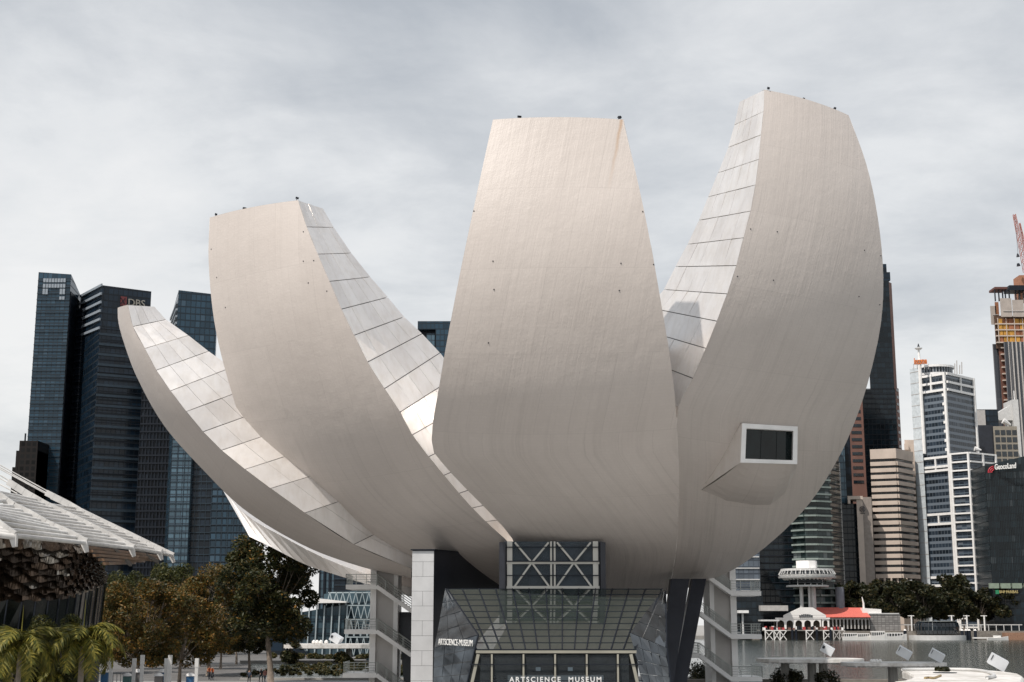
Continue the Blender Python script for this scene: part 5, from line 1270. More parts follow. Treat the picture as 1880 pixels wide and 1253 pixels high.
for i, (u, Y, sc_, lb) in enumerate(((150, 330, 1.2, 'leftmost green tree far behind the glass drum'), (225, 300, 1.0, 'far green tree seen through gaps left of the paired posts'), (300, 320, 1.1, 'far green tree seen above the right post pair'), (365, 340, 1.0, 'far green tree behind the cyclists'), (425, 350, 1.05, 'far green tree left of the big dark tree trunk'), (505, 372, .9, 'far green tree right behind the leaning trunk'))):
    plant_tree(grn, (Xat(u, Y, 5), Y, 0), lb, name='shade_tree', rz=i * 1.3, sc=sc_, group='far green trees behind the left promenade')
# far row under the towers
fars = [tree_parts(40 + i, 15.0, 10.5, 7.0, 46, 8500, .72, L_FAR, .85, .4, .7) for i in range(4)]
lbls = ['just right of the round lookout tower', 'above the ridge of the red roof', 'above the right end of the red roof', 'behind the white pier finial', 'behind the grey stone house', 'right of the grey stone house',
        'above the left edge of the glass pavilion', 'directly above the glass pavilion', 'above the right edge of the glass pavilion', 'below the white framed tower corner', 'behind the second lamp post from the right', 'left of the yellow lettered sign', 'below the yellow lettered sign', 'at the right end of the row', 'cut by the right picture edge']
for i, lb in enumerate(lbls):
    u = 1553 + i * 24.5 + random.uniform(-4, 4); Y = 864 + random.uniform(-6, 8)
    tall = 1.0 + random.uniform(-.12, .18) + (.15 if 1610 < u < 1800 else 0) - (.12 if u > 1820 else 0)
    plant_tree(fars[i % 4], (Xat(u, Y, 5), Y, z0_ - .5), 'dark green quay tree ' + lb, name='quay_tree', group='row of trees on the far quay', rz=i * 1.7, sc=tall * 1.13)
# palms
def frond_mesh(seed, L_=3.0):
    g = random.Random(seed); m = MB(); pts = []
    for i in range(13):
        s_ = i / 12; pts.append(Vector((L_ * (s_ - .18 * s_ ** 3), 0, L_ * (.62 * s_ - .95 * s_ ** 2.2))))
    m.tube(pts, [.045 * (1 - i / 13) + .008 for i in range(13)], 4)
    for i in range(2, 60):
        s_ = i / 60 * 12; k = min(11, int(s_)); p = pts[k].lerp(pts[k + 1], s_ - k); d = (pts[k + 1] - pts[k]).normalized()
        ll = .85 * math.sin(math.pi * (i / 60) ** .7) ** .6 + .12
        for sg in (-1, 1):
            o = (d * .55 + Vector((0, sg * .8, g.uniform(-.75, .25)))).normalized(); e = p + o * ll * g.uniform(.8, 1.1) - Vector((0, 0, .25 * ll)); mid = p.lerp(e, .5) + Vector((0, 0, .06))
            w_ = d * .035
            m.quad([p - w_, mid - w_ * 1.4, mid + w_ * 1.4, p + w_]); m.quad([mid - w_ * 1.4, e, e, mid + w_ * 1.4][:2] + [mid + w_ * 1.4])
    return m.mesh('frond', L_PALM)
fr_ = [frond_mesh(s_) for s_ in (1, 2, 3)]
def palm(x, Y, ztop, label, rt=.2, seed=0, sc=1.0, nf=17):
    g = random.Random(seed); r = empty('palm_tree', (x, Y, 0), label, 'palm', 'royal palms at the lower left')
    MB().tube([(x, Y, 0), (x, Y, ztop * .5), (x, Y, ztop - .9), (x, Y, ztop)], [rt * 1.2, rt * 1.05, rt * .9, rt * .55], 12).build('trunk', PALMBARK, r, smooth=True)
    for k in range(nf):
        o = put(fr_[k % 3], 'frond', r, (x, Y, ztop - .1), (g.uniform(-.25, .25), R(-30 + 75 * (k / nf)), k * 2.4 + g.uniform(-.2, .2)), (sc * g.uniform(.9, 1.1),) * 3)
    MB().tube([(x, Y, ztop - .2), (x + .05, Y, ztop + 2.3 * sc)], [.07, .01], 5).build('spear_leaf', L_PALM, r)
    return r
palm(Xat(152, 100, 6), 100, Zat(1171, 100), 'right-hand palm with thick pale trunk beneath the glass drum', .19, 3, 1.12, 20)
palm(Xat(38, 98, 6), 98, Zat(1180, 98), 'left-hand palm at the lower left corner', .17, 5, 1.08, 20)
palm(Xat(97, 109, 4), 109, Zat(1236, 109), 'short palm between and behind the two larger palms', .12, 9, .6, 12)
palm(Xat(-14, 104, 4), 104, Zat(1205, 104), 'palm cut by the left picture edge', .16, 12, .95, 15)

# ---------------------------------------------------------------- shopping-centre canopy and drum at left
YR = [92, 108, 122, 136, 150]
ribs_px = [[(-70,925),(-30,940),(0,965),(26,983)], [(-60,880),(0,911),(21,927),(52,942),(89,963),(129,980),(158,996)],
           [(15,885),(68,918),(100,934),(129,948),(172,969),(214,990),(245,1006)], [(85,905),(130,928),(160,946),(200,966),(239,984),(268,1000),(296,1014)],
           [(95,912),(140,934),(185,956),(225,975),(262,993),(295,1009),(318,1020)]]
cn = empty('ribbed_canopy', (*P(158, 996, 108).xy, P(158, 996, 108).z), 'white ribbed sunshade canopy with tubular louvres sweeping in from the left edge', 'canopy')
CW = simple('canopy_white', (0.62, 0.61, 0.59), .4, var=.16, scale=.9)
rib3 = []
for px, Y in zip(ribs_px, YR):
    pts = cr([P(u, v, Y) for u, v in px], 16); rib3.append(pts); m = MB()
    for a, b_ in zip(pts, pts[1:]): m.beam(a, b_ + (b_ - a) * .02, .30, .55)
    m.beam(pts[-1] - (pts[-1] - pts[-2]) * .3, pts[-1] + Vector((.1, 0, -.75)), .34, .55, h2=.25); m.build('rib', CW, cn)
for i in range(4):
    A = [p for p in rib3[i]][::-1]; B = [p for p in rib3[i + 1]][::-1]
    def at_len(pl, d_):
        for a, b_ in zip(pl, pl[1:]):
            l_ = (b_ - a).length
            if d_ <= l_: return a.lerp(b_, d_ / l_)
            d_ -= l_
        return pl[-1]
    for k in range(13):
        a, b_ = at_len(A, .15 + k * .72), at_len(B, .15 + k * .78)
        MB().tube([a - Vector((0, 0, .1)), b_ - Vector((0, 0, .1))], .165, 8).build('louvre', CW, cn, smooth=True)
# extra bay to the left of the first rib
for k in range(8):
    a = rib3[0][::-1][0].lerp(rib3[0][0], k / 9); MB().tube([a - Vector((0, 0, .1)), a + Vector((-6, -8, .6))], .2, 8).build('louvre', CW, cn, smooth=True)
BR = simple('timber_brown', (0.20, 0.12, 0.07), .5, var=.25)
ua = ((150, 1004), (165, 1012), (176, 1020), (186, 1028), (194, 1035)); ub = ((292, 1022), (290, 1026), (284, 1029), (262, 1031), (245, 1034))
for (u0, v0), (u1, v1) in zip(ua, ub):
    MB().beam(P(u0, v0, 116), P(u1, v1, 148), .5, .22).build('soffit_slat', BR, cn)
for u0, v0, u1, v1, Y in ((172, 1001, 195, 1036, 120), (205, 1005, 240, 1037, 126), (250, 1010, 290, 1032, 138)):
    MB().beam(P(u0, v0, Y), P(u1, v1, Y + 6), .25, .3).build('soffit_rib', simple('soffit_grey', (.10, .09, .08), .5), cn)
for a, b_ in (((185, 956, 150), (-40, 832, 150)), ((160, 947, 136), (-40, 836, 136)), ((152, 943, 136), (-40, 840, 138)), ((116, 939, 122), (-40, 850, 122)), ((98, 933, 122), (-40, 856, 124)), ((73, 929, 122), (-40, 868, 124)), ((22, 928, 108), (-40, 893, 108))):
    MB().tube([P(*a), P(*b_)], .06, 6).build('stay_cable', CW, cn)
# bronze shingled soffit
BZ = []
for i, (c_, ro, me_) in enumerate((((.10, .070, .050), .22, .75), ((.05, .037, .028), .25, .7), ((.30, .27, .23), .16, .85))):
    BZ.append(simple('bronze_shingle_%s' % 'abc'[i], c_, ro, metal=me_, var=.3, scale=2))
drum = empty('glass_drum', (*P(60, 1100, 116).xy, 0), 'dark glass drum building with a bulging soffit of wavy bronze shingles under the canopy', 'building')
topc = cr([P(-40, 978, 105), P(0, 987, 107), P(70, 994, 110), P(130, 1000, 113), P(158, 1010, 117), P(180, 1030, 122), P(196, 1058, 128)], 24)
botc = cr([P(-40, 1098, 112), P(0, 1099, 113), P(60, 1099, 114), P(110, 1097, 116), P(145, 1088, 119), P(172, 1079, 123), P(193, 1070, 128)], 24)
m = MB()
for i in range(23):
    for j in range(4):
        f = lambda a, b_: topc[a].lerp(botc[a], b_ / 4) + Vector((0, .5, 0))
        m.quad([f(i, j), f(i + 1, j), f(i + 1, j + 1), f(i, j + 1)])
sof = m.build('soffit', BZ[1], drum)
def shingle(seed):
    g = random.Random(seed); m = MB(); n_ = 8
    for i in range(n_):
        h0 = .11 * math.sin(2 * math.pi * i / n_ + seed) ; h1 = .11 * math.sin(2 * math.pi * (i + 1) / n_ + seed)
        m.quad([(i / n_ - .5, -h0 - .12, -.5 + h0), ((i + 1) / n_ - .5, -h1 - .12, -.5 + h1), ((i + 1) / n_ - .5, h1 * .5, .5 + h1), (i / n_ - .5, h0 * .5, .5 + h0)])
    return m
shm = [[shingle(s_).mesh('shingle', b_) for s_ in (0, 1.3)] for b_ in BZ]
nr_, ncol = 9, 14
for j in range(nr_):
    for i in range(ncol):
        t0 = (i + .5 * (j % 2)) / ncol * 23; k = min(22, int(t0)); A = topc[k].lerp(topc[k + 1], t0 - k); B = botc[k].lerp(botc[k + 1], t0 - k)
        c = A.lerp(B, (j + .5) / nr_) + Vector((0, -.35 * math.sin(math.pi * (j + .5) / nr_), 0))
        wv = (topc[k + 1] - topc[k]); w_ = wv.length * 23 / ncol * 1.04; h_ = (B - A).length / nr_ * 1.15
        mt = 2 if random.random() < .16 else (0 if random.random() < .55 else 1)
        put(shm[mt][random.random() < .5], 'shingle', sof, c, (R(random.uniform(-16, 8)), R(random.uniform(-4, 4)), math.atan2(wv.y, wv.x)), (w_, 1, h_))
# drum glazing
DG = simple('drum_glass', (0.008, 0.011, 0.010), .12, var=.8, scale=.35, spec=.35); DG2 = simple('drum_glass_pale', (0.16, 0.14, 0.12), .15, var=.4, scale=.6)
g0 = cr([P(-40, 1098, 113), P(60, 1099, 115), P(110, 1097, 117), P(150, 1087, 120), P(196, 1068, 129)], 18)
MB().prism([(p.x - .4, p.y + .6) for p in g0] + [(g0[-1].x - 9, 134), (g0[0].x, 134)], 0, min(p.z for p in g0)).build('core', NAVY, drum)
for i in range(17):
    for j, (za, zb_) in enumerate(((0, 1), (1, 2), (2, 3))):
        h_ = [0, 3.0, 6.4]; 
        def pt(p, j): zz0 = p.z * (1 - j / 3); return Vector((p.x - .25 * j, p.y - .0 * j, zz0))
        a, b_ = g0[i].lerp(g0[i + 1], .03), g0[i].lerp(g0[i + 1], .97)
        q = [pt(a, j + .97), pt(b_, j + .97), pt(b_, j + .03), pt(a, j + .03)]
        pb = MB(); tl = Vector((0, random.uniform(-.08, .08), 0)); pb.box8([p + Vector((0, .08, 0)) for p in q] + [q[0] + tl, q[1] - tl, q[2], q[3]])
        pb.build('pane', DG2 if (i, j) in ((12, 0), (9, 0), (14, 0), (15, 0)) else DG, drum)
    MB().beam(g0[i] - Vector((0, .1, 0)), Vector((g0[i].x - .7, g0[i].y - .1, 0)), .1, .1).build('mullion', NAVY, drum)

# ---------------------------------------------------------------- left promenade furniture
PG = 'white square posts on the left promenade'
post0 = None
for i, (u, v, Y, lb) in enumerate(((205, 1209, 122, 'white post right of the thick palm trunk, leftmost of the posts'), (247, 1209, 124, 'shorter white post of the left middle pair'), (262, 1203, 122, 'taller white post of the left middle pair'),
                       (306, 1209, 124, 'shorter white post of the right middle pair'), (313, 1203, 122, 'taller white post of the right middle pair'), (362, 1209, 122, 'white post beside the blue bin, rightmost of the posts'))):
    zt_ = Zat(v, Y); x_ = Xat(u, Y, zt_)
    r = empty('white_post', (x_, Y, 0), lb, 'post', PG)
    MB().box(x_ - .13, x_ + .13, Y - .13, Y + .13, 0, zt_ - .75).build('shaft', CW, r); MB().box(x_ - .15, x_ + .15, Y - .15, Y + .15, zt_ - .75, zt_).build('head', CW, r)
TEAL = simple('teal_panel', (.10, .20, .19), .4); BLU = simple('blue_panel', (.05, .16, .33), .4); SLT = simple('slatted_panel', (.25, .23, .22), .5)
for i, (u, v, mt, lb) in enumerate(((194, 1228, BLU, 'domed white-lidded bin by the leftmost post, blue body'), (234, 1235, TEAL, 'domed white-lidded bin with teal body left of the first post pair'), (253, 1228, SLT, 'domed white-lidded bin with grey slats between the first post pair'),
                      (292, 1235, SLT, 'domed white-lidded bin with grey slats left of the second post pair'), (300, 1228, BLU, 'domed white-lidded bin tucked behind the second post pair'), (350, 1235, BLU, 'bright blue bin with domed white lid beside the last post'))):
    Y = 124 + (i % 3); zt_ = Zat(v, Y); x_ = Xat(u, Y, zt_); r = empty('litter_bin', (x_, Y, 0), lb, 'bin', 'domed bins among the white posts')
    MB().box(x_ - .3, x_ + .3, Y - .3, Y + .3, 0, zt_ - .32).build('bin_body', mt, r)
    MB().tube([(x_, Y, zt_ - .3), (x_, Y, zt_ - .16), (x_, Y, zt_ - .02)], [.44, .40, .12], 14).build('domed_lid', PW, r, smooth=True)
r = empty('steel_railing', (Xat(190, 126, 0), 126, 0), 'pale metal picket railing between the thick palm trunk and first post', 'railing')
for k in range(9):
    a = P(166 + k * 7, 1238 if k < 9 else 0, 128); MB().beam((a.x, 128, 0), (a.x, 128, Zat(1237, 128)), .05, .05).build('picket', RAILM, r)
MB().beam((P(166, 1238, 128).x, 128, Zat(1237, 128)), (P(222, 1238, 128).x, 128, Zat(1237, 128)), .06, .06).build('top_rail', RAILM, r)

# people
def person_mesh(joints, edges, radii, mats, split):
    me = bpy.data.meshes.new('person'); me.from_pydata(joints, edges, []); o = bpy.data.objects.new('tmp_person', me); COL.objects.link(o)
    md = o.modifiers.new('s', 'SKIN'); sb = o.modifiers.new('u', 'SUBSURF'); sb.levels = 1
    for i, r_ in enumerate(radii): me.skin_vertices[0].data[i].radius = (r_, r_ * .85)
    me.skin_vertices[0].data[0].use_root = True
    bpy.context.view_layer.update(); nm = bpy.data.meshes.new_from_object(o.evaluated_get(bpy.context.evaluated_depsgraph_get()))
    bpy.data.objects.remove(o); nm.materials.clear()
    for m_ in mats: nm.materials.append(m_)
    for p in nm.polygons: p.material_index = split(p.center); p.use_smooth = True
    nm.name = 'person'; return nm
def stand(shirt, trous, stride=.15):
    J = [(0, 0, .95), (0, 0, 1.2), (0, 0, 1.42), (0, 0, 1.52), (0, -.02, 1.66), (-.1, 0, .92), (-.11, stride, .5), (-.11, stride * 1.3, .06), (-.11, stride * 1.3 - .16, .04), (.1, 0, .92), (.11, -stride, .5), (.11, -stride * .8, .06), (.11, -stride * .8 - .16, .04),
         (-.19, 0, 1.40), (-.24, .05, 1.14), (-.22, -.08, .90), (.19, 0, 1.40), (.24, -.05, 1.14), (.22, -.16, .92)]
    E_ = [(0, 1), (1, 2), (2, 3), (3, 4), (0, 5), (5, 6), (6, 7), (7, 8), (0, 9), (9, 10), (10, 11), (11, 12), (2, 13), (13, 14), (14, 15), (2, 16), (16, 17), (17, 18)]
    Rr = [.15, .14, .15, .06, .11, .10, .075, .05, .04, .10, .075, .05, .04, .065, .045, .035, .065, .045, .035]
    return person_mesh(J, E_, Rr, [shirt, trous, SKIN, NAVY], lambda c: 1 if c.z < .93 and abs(c.x) < .19 else (2 if 1.48 < c.z < 1.68 or c.z < 1.1 and abs(c.x) > .19 else (3 if c.z >= 1.68 else 0)))
def ride(shirt, trous):
    J = [(0, .25, .98), (0, .1, 1.2), (0, -.1, 1.42), (0, -.18, 1.52), (0, -.26, 1.64), (-.09, .2, .95), (-.11, -.15, .72), (-.11, .02, .32), (-.11, -.12, .28), (.09, .2, .95), (.11, -.12, .92), (.11, -.02, .5), (.11, -.16, .47),
         (-.18, -.1, 1.38), (-.22, -.25, 1.16), (-.2, -.5, 1.05), (.18, -.1, 1.38), (.22, -.25, 1.16), (.2, -.5, 1.05)]
    E_ = [(0, 1), (1, 2), (2, 3), (3, 4), (0, 5), (5, 6), (6, 7), (7, 8), (0, 9), (9, 10), (10, 11), (11, 12), (2, 13), (13, 14), (14, 15), (2, 16), (16, 17), (17, 18)]
    Rr = [.15, .14, .15, .06, .11, .10, .075, .05, .04, .10, .075, .05, .04, .065, .045, .035, .065, .045, .035]
    return person_mesh(J, E_, Rr, [shirt, trous, SKIN, NAVY], lambda c: 3 if c.z > 1.66 else (2 if c.z > 1.5 else (0 if c.z > 1.0 else 1)))
ORS = simple('orange_shirt', (.45, .12, .04), .8); DKC = simple('dark_clothes', (.02, .02, .025), .8); PNK = simple('pink_shirt', (.42, .20, .17), .8); GRYC = simple('grey_clothes', (.08, .10, .14), .8)
def add_person(me, u, Y, rz, label, z=0):
    o = bpy.data.objects.new('person', me); COL.objects.link(o); o.location = (Xat(u, Y, 0), Y, z); o.rotation_euler.z = rz; return tag(o, label, 'person')
def bike(u, Y, rz, label):
    r = empty('bicycle', (Xat(u, Y, 0), Y, 0), label, 'bicycle', 'bicycles on the promenade', rz)
    def loc_build(m, name): o = bpy.data.objects.new(name, m.mesh(name, NAVY)); COL.objects.link(o); o.parent = r
    for yy in (-.52, .52): loc_build(MB().tube([(0, yy + .33 * math.cos(a), .34 + .33 * math.sin(a)) for a in [2 * math.pi * k / 16 for k in range(17)]], .025, 5), 'wheel')
    m = MB()
    for a, b_ in (((0, -.52, .34), (0, -.38, .95)), ((0, -.42, .85), (0, .2, .85)), ((0, .2, .9), (0, .05, .3)), ((0, .05, .3), (0, -.42, .8)), ((0, .05, .3), (0, .52, .34)), ((0, .2, .82), (0, .52, .34))): m.tube([a, b_], .02, 5)
    loc_build(m, 'frame'); loc_build(MB().beam((-.25, -.42, 1.0), (.25, -.42, 1.0), .03, .03), 'handlebar'); loc_build(MB().box(-.07, .07, .1, .35, .9, .95), 'saddle')
bike(384, 192, .1, 'bicycle ridden by the left of the two orange-shirted cyclists'); bike(389.5, 189, -.05, 'bicycle ridden by the right-hand cyclist under the trees')
add_person(ride(ORS, DKC), 384, 192, .1, 'left cyclist in an orange top riding under the trees'); add_person(ride(ORS, DKC), 389.5, 189, -.05, 'right-hand cyclist in orange top and dark trousers')
add_person(stand(GRYC, DKC), 457, 176, .3, 'person in dark clothes walking left of the leaning pale trunk')
add_person(stand(PNK, GRYC), 486, 180, -.4, 'person in a pink shirt at the foot of the leaning trunk')
add_person(stand(DKC, DKC), 479, 184, 1.2, 'person in black just behind the one in pink')

# ---------------------------------------------------------------- pond, hedges, paths behind the museum
HED = []
def bush_strip(name, x0, x1, y0, y1, z0, z1, n_, size, seed, mat=L_BUSH, label=None, cat=None, kind=None):
    g = np.random.default_rng(seed); k = max(3, int((x1 - x0) * (y1 - y0) / 6)); k = min(k, 400)
    cs = np.stack([g.uniform(x0, x1, k), g.uniform(y0, y1, k), g.uniform(z0, z0 + (z1 - z0) * .5, k)], 1); rs = g.uniform(.5, 1, k) * (z1 - z0) * .8
    v = leaves(n_, cs, rs, size, seed, .8, .2); o = bpy.data.objects.new(name, leaf_mesh(name, v, mat)); COL.objects.link(o); return tag(o, label, cat, kind=kind)
bush_strip('lily_pads', Xat(455, 210, 0), Xat(760, 210, 0), 205, 262, .05, .55, 22000, .28, 5, kind='stuff')
sheet('pond', [(Xat(450, 195, 0), 192), (Xat(770, 195, 0), 192), (Xat(760, 265, 0), 268), (Xat(455, 265, 0), 268)], 0.03, wm)
for v, Y0_, Y1_, hh in ((0, 268, 269.2, .55), (0, 190.5, 191.5, .25)):
    tag(MB().box(Xat(440, Y0_, 0), Xat(775, Y0_, 0), Y0_, Y1_, 0, hh).build('pond_kerb', CONC), 'pale stone kerb along the %s side of the lily pond' % ('far' if Y0_ > 200 else 'near'), 'kerb')
bush_strip('hedge', Xat(495, 300, 0), Xat(770, 300, 0), 300, 306, .2, 1.2, 9000, .3, 8, label='low clipped hedge on the quay in front of the crystal pavilion', cat='hedge')
# crystal pavilion
Y = 345; r = empty('crystal_pavilion', (Xat(610, Y, 0), Y + 10, -2), 'faceted blue glass pavilion with white trusses behind the left stair tower', 'pavilion')
CG = facade('crystal_glass', (.040, .065, .080), (.02, .03, .035), 2.2, 3.0, .1, .12, var=.5, rough=.08)
z = lambda v, Y_=Y: Zat(v, Y_)
TRU = simple('pale_truss', (.34, .40, .42), .4)
gx = lambda u, Y_=Y: Xat(u, Y_, 4)
MB().prism([(gx(586), Y + 6), (gx(690), Y + 2), (gx(700), Y + 26), (gx(586), Y + 26)], -2, [z(1090), z(1081), z(1081), z(1090)]).build('upper_volume', CG, r)
MB().prism([(gx(530), Y), (gx(636), Y), (gx(640), Y + 14), (gx(530), Y + 14)], -2, [z(1128), z(1110), z(1110), z(1128)]).build('lower_volume', CG, r)
m = MB(); m.box8([(gx(575), Y - 2, z(1108)), (gx(636), Y - 2, z(1107)), (gx(636), Y + 6, z(1107)), (gx(575), Y + 6, z(1108)), (gx(575), Y - 2, z(1098)), (gx(636), Y - 2, z(1105)), (gx(636), Y + 6, z(1105)), (gx(575), Y + 6, z(1098))]); m.build('white_roof_plane', PW, r)
for u in range(536, 640, 14): MB().beam((gx(u), Y - .3, -2), (gx(u + 3), Y - .3, z(1112)), .3, .3).build('mullion', TRU, r)
for v in (1137, 1163): MB().beam((gx(530), Y - .3, z(v)), (gx(636), Y - .3, z(v)), .15, .2).build('transom', NAVY, r)
for rr_, (va, vb) in enumerate(((1088, 1112), (1112, 1138), (1138, 1170), (1170, 1205))):
    MB().beam((gx(598 if rr_ == 0 else 636), Y - .4 if rr_ else Y + 3, z(va)), (gx(688), Y - .4 if rr_ else Y + 1, z(va)), .2, .25).build('truss_chord', TRU, r)
    us = range(598 if rr_ == 0 else 638, 686, 12)
    for u in us:
        MB().beam((gx(u), Y - .4, z(vb)), (gx(u + 6), Y - .4, z(va)), .18, .18).build('truss_diagonal', TRU, r); MB().beam((gx(u + 6), Y - .4, z(va)), (gx(u + 12), Y - .4, z(vb)), .18, .18).build('truss_diagonal', TRU, r)
MB().prism([(gx(500), Y - 4), (gx(578), Y - 4), (gx(578), Y), (gx(500), Y)], -2, [z(1120), -1, -1, z(1120)]).build('sloping_facet', F_NAVY, r)
MB().box(gx(573), gx(660), Y - 5, Y - 3, -2, z(1206)).build('white_plinth', PW, r)

# white garden canopies with planters, globes and projector boxes
def planter_canopy(u0, u1, v0, v1, Y, dep, cols_, label, thick=.5, group=None, round_=False):
    za, zb_ = Zat(v0, Y), Zat(v1, Y); x0, x1 = Xat(u0, Y, za), Xat(u1, Y, zb_)
    r = empty('garden_canopy', ((x0 + x1) / 2, Y + dep / 2, 0), label, 'canopy', group); zt_ = (za + zb_) / 2
    m = MB(); n_ = 20; pts = []
    for k in range(n_): 
        a = 2 * math.pi * k / n_; pts.append(((x0 + x1) / 2 + (x1 - x0) / 2 * (abs(math.cos(a)) ** .7) * (1 if math.cos(a) > 0 else -1), Y + dep / 2 + dep / 2 * (abs(math.sin(a)) ** .7) * (1 if math.sin(a) > 0 else -1)))
    m.prism(pts, zt_ - thick, zt_); m.build('slab', WEA, r)
    nsl = int((x1 - x0) / .6)
    sm = MB()
    for k in range(nsl): x_ = x0 + .8 + (x1 - x0 - 1.6) * k / nsl; sm.box(x_, x_ + .16, Y + dep * .12, Y + dep * .88, zt_ - thick - .12, zt_ - thick)
    tag(sm.build('soffit_battens', OFFW, r), kind='stuff')
    for u in cols_: x_ = Xat(u, Y + dep / 2, 1); MB().tube([(x_, Y + dep / 2, 0), (x_, Y + dep / 2, zt_ - thick)], [.55, .5], 10).build('column', CONC, r)
    return r, zt_
def projector(u, v, Y, label, w=1.6, sc=1, lens=False):
    c = P(u, v, Y); r = empty('projector_box', (c.x, Y, c.z - .9 * sc), label, 'projector', 'white projector boxes on the garden canopies')
    o = Vector((.5, -.86, -.1)).normalized(); rot = Matrix.Rotation(R(28), 4, 'Y')
    m = MB(); m.box(-.72 * sc, .72 * sc, -.55 * sc, .75 * sc, -.46 * sc, .46 * sc); o_ = bpy.data.objects.new('housing', m.mesh('housing', simple('projector_white', (.62, .64, .66), .4) if 'projector_white' not in bpy.data.materials else bpy.data.materials['projector_white'])); COL.objects.link(o_)
    o_.parent = r; o_.location = (0, 0, .9 * sc); o_.rotation_euler = (R(6), R(30), R(-12))
    b_ = (MB().box(-.62 * sc, -.36 * sc, -.62 * sc, -.555 * sc, -.05 * sc, .28 * sc) if lens else MB().box(-.66 * sc, -.60 * sc, -.60 * sc, -.555 * sc, -.05 * sc, .38 * sc)).mesh('lens', DARKTILE); l_ = bpy.data.objects.new('lens', b_); COL.objects.link(l_); l_.parent = o_
    s_ = MB(); s_.beam((-.25 * sc, 0, 0), (0, 0, .6 * sc), .07, .07); s_.beam((.25 * sc, 0, 0), (0, 0, .6 * sc), .07, .07); st_ = bpy.data.objects.new('stand', s_.mesh('stand', GREYCLAD)); COL.objects.link(st_); st_.parent = r
GL = MB().tube([(0, 0, 0), (0, 0, .12), (0, 0, .3), (0, 0, .42)], [.1, .22, .2, .05], 8).mesh('globe_lamp', PW)
c1_, zt1 = planter_canopy(514, 690, 1183, 1183, 262, 9, (533, 640), 'thin white garden canopy behind the left stair tower with globe lights on top', .75)
projector(617, 1173, 266, 'projector box on the canopy behind the left stair tower', sc=1.35, lens=True)
for i, u in enumerate((576, 582, 589, 599)): o = put(GL, 'globe_lamp', c1_, (Xat(u, 264, zt1), 264, zt1), scale=(1.7,) * 3)
bush_strip('shrub', Xat(518, 262, 0), Xat(552, 262, 0), 262, 268, zt1 - .6, zt1 + .4, 1500, .25, 31, label='trailing shrub on the left end of the thin white canopy', cat='shrub')
for i, (u, w_, lb) in enumerate(((532, 10, 'climbing shrub round the left column of the thin white canopy'), (628, 14, 'dark shrub round the right column under the thin white canopy'))):
    bush_strip('shrub', Xat(u - w_, 264, 0), Xat(u + w_, 264, 0), 263, 267, .2, 2.6, 2200, .25, 32 + i, label=lb, cat='shrub')
c2_, zt2 = planter_canopy(1402, 1600, 1208, 1214, 166, 9, (1442, 1491, 1512), 'long thin white garden canopy on columns in front of the bay', .38)
c3_, zt3 = planter_canopy(1560, 1752, 1216, 1220, 152, 7, (1640,), 'shorter white garden canopy overlapping the right end of the long one', .34)
projector(1519, 1193, 170, 'projector box on the long thin canopy, leftmost over the bay', lens=True)
projector(1660, 1199, 154, 'projector box left of two close together on the shorter canopy'); projector(1720, 1204, 154, 'projector box right of two close together on the shorter canopy')
for u in (1600, 1605, 1610, 1616): put(GL, 'globe_lamp', c3_, (Xat(u, 154, zt3), 154, zt3), scale=(.9,) * 3)
for i, (u, Y_, w_, hh, lb) in enumerate(((1285, 190, 14, 3.2, 'dark creeper round a column seen right of the raking columns'), (1447, 171, 11, 2.3, 'bush wrapped round the left column of the long canopy'), (1514, 171, 9, 2.4, 'bush at the right columns of the long canopy'))):
    bush_strip('shrub', Xat(u - w_, Y_, 0), Xat(u + w_, Y_, 0), Y_ - 1, Y_ + 2, .2, hh, 2600, .16, 50 + i, mat=L_FAR, label=lb, cat='shrub')
bush_strip('hedge', Xat(1262, 183, 0), Xat(1650, 183, 0), 181, 184, -.1, .5, 9000, .14, 60, mat=L_BUSH, label='low planting along the quay edge below the garden canopies', cat='hedge')
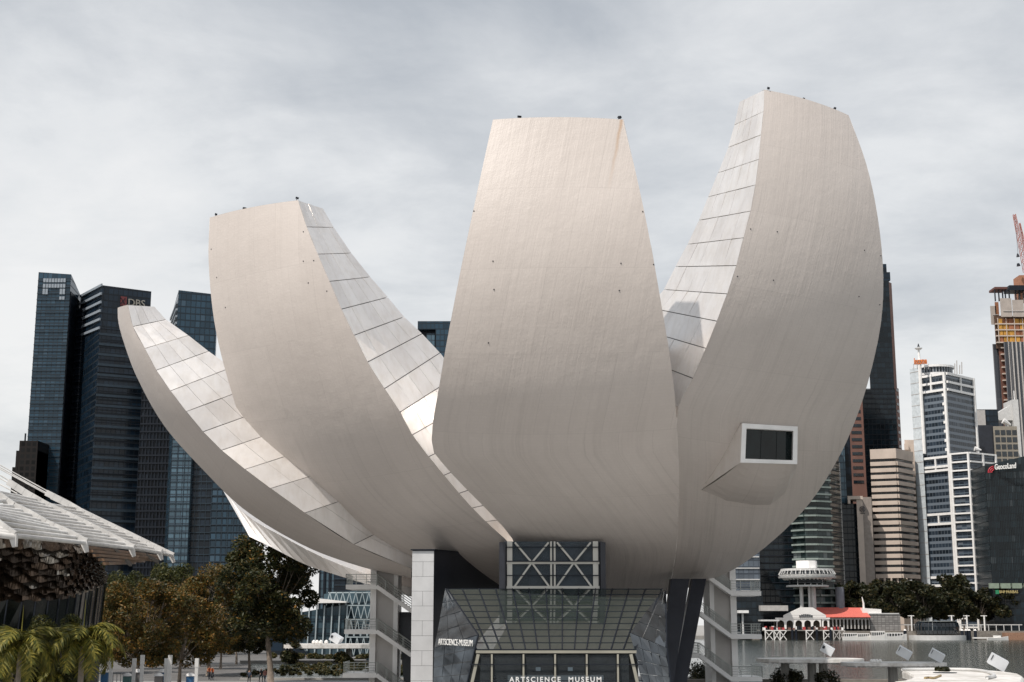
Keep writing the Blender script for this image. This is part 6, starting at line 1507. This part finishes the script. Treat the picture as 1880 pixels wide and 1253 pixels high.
tag(MB().box(Xat(1255, 178, 0), Xat(1660, 178, 0), 178, 179.0, -1, .55).build('quay_parapet', STONE), 'low stone parapet at the water edge right of the museum', 'wall')
# big rounded canopy at lower right
zq = 3.45
r = empty('rounded_canopy', (Xat(1780, 108, zq), 108, 0), 'large smooth white rounded canopy at the lower right corner', 'canopy')
pts = [(Xat(u, Y_, zq), Y_) for u, Y_ in ((1640, 96.2), (1660, 98), (1676, 103), (1675, 109), (1664, 116), (1656, 119.5), (1700, 121.5), (1760, 121.5), (1812, 120.5), (1845, 117), (1870, 112), (1880, 106), (1878, 98), (1870, 90), (1800, 80), (1700, 80), (1640, 86))]
m = MB(); n_ = len(pts); cen = Vector((sum(p[0] for p in pts) / n_, sum(p[1] for p in pts) / n_))
inset = [tuple(Vector(p).lerp(cen, .03)) for p in pts]
m.prism(pts, zq - .6, zq - .15); m.prism(pts, zq - .149, zq, poly_top=inset); m.build('slab', WEA, r)
ring_ = cr([(Xat(u, Y_, zq), Y_, zq + .12) for u, Y_ in ((1656, 118), (1720, 118.5), (1775, 118), (1806, 114), (1822, 108), (1825, 103), (1812, 100))], 18)
m = MB(); m.tube(ring_, .13, 6); m.build('surface_pipe', OFFW, r, smooth=True)
MB().tube([(Xat(1735, 113, zq), 113, zq - .1), (Xat(1735, 113, zq), 113, zq + .05)], .9, 14).build('planter_opening', NAVY, r)
for u in (1700, 1800): MB().tube([(Xat(u, 100, 0), 100, 0), (Xat(u, 100, 0), 100, zq - .6)], .6, 10).build('column', CONC, r)
bush_strip('shrub', Xat(1724, 117, 3), Xat(1738, 117, 3), 116.5, 118.5, zq, zq + .5, 900, .14, 71, mat=L_FAR, label='small dark shrub growing through the rounded white canopy', cat='shrub')
m = MB(); pts = cr([(Xat(u, Y_, zq), Y_, zq + .06) for u, Y_ in ((1698, 101), (1706, 101.5), (1713, 100.5), (1720, 103), (1727, 106))], 12); m.tube(pts, .09, 5)
tag(m.build('dry_vine', simple('dry_vine', (.32, .24, .12), .8)), 'dry vine trailing across the rounded white canopy', 'vine')
projector(1832, 1216, 120.2, 'largest projector box, on the rounded canopy at the right', sc=.98)
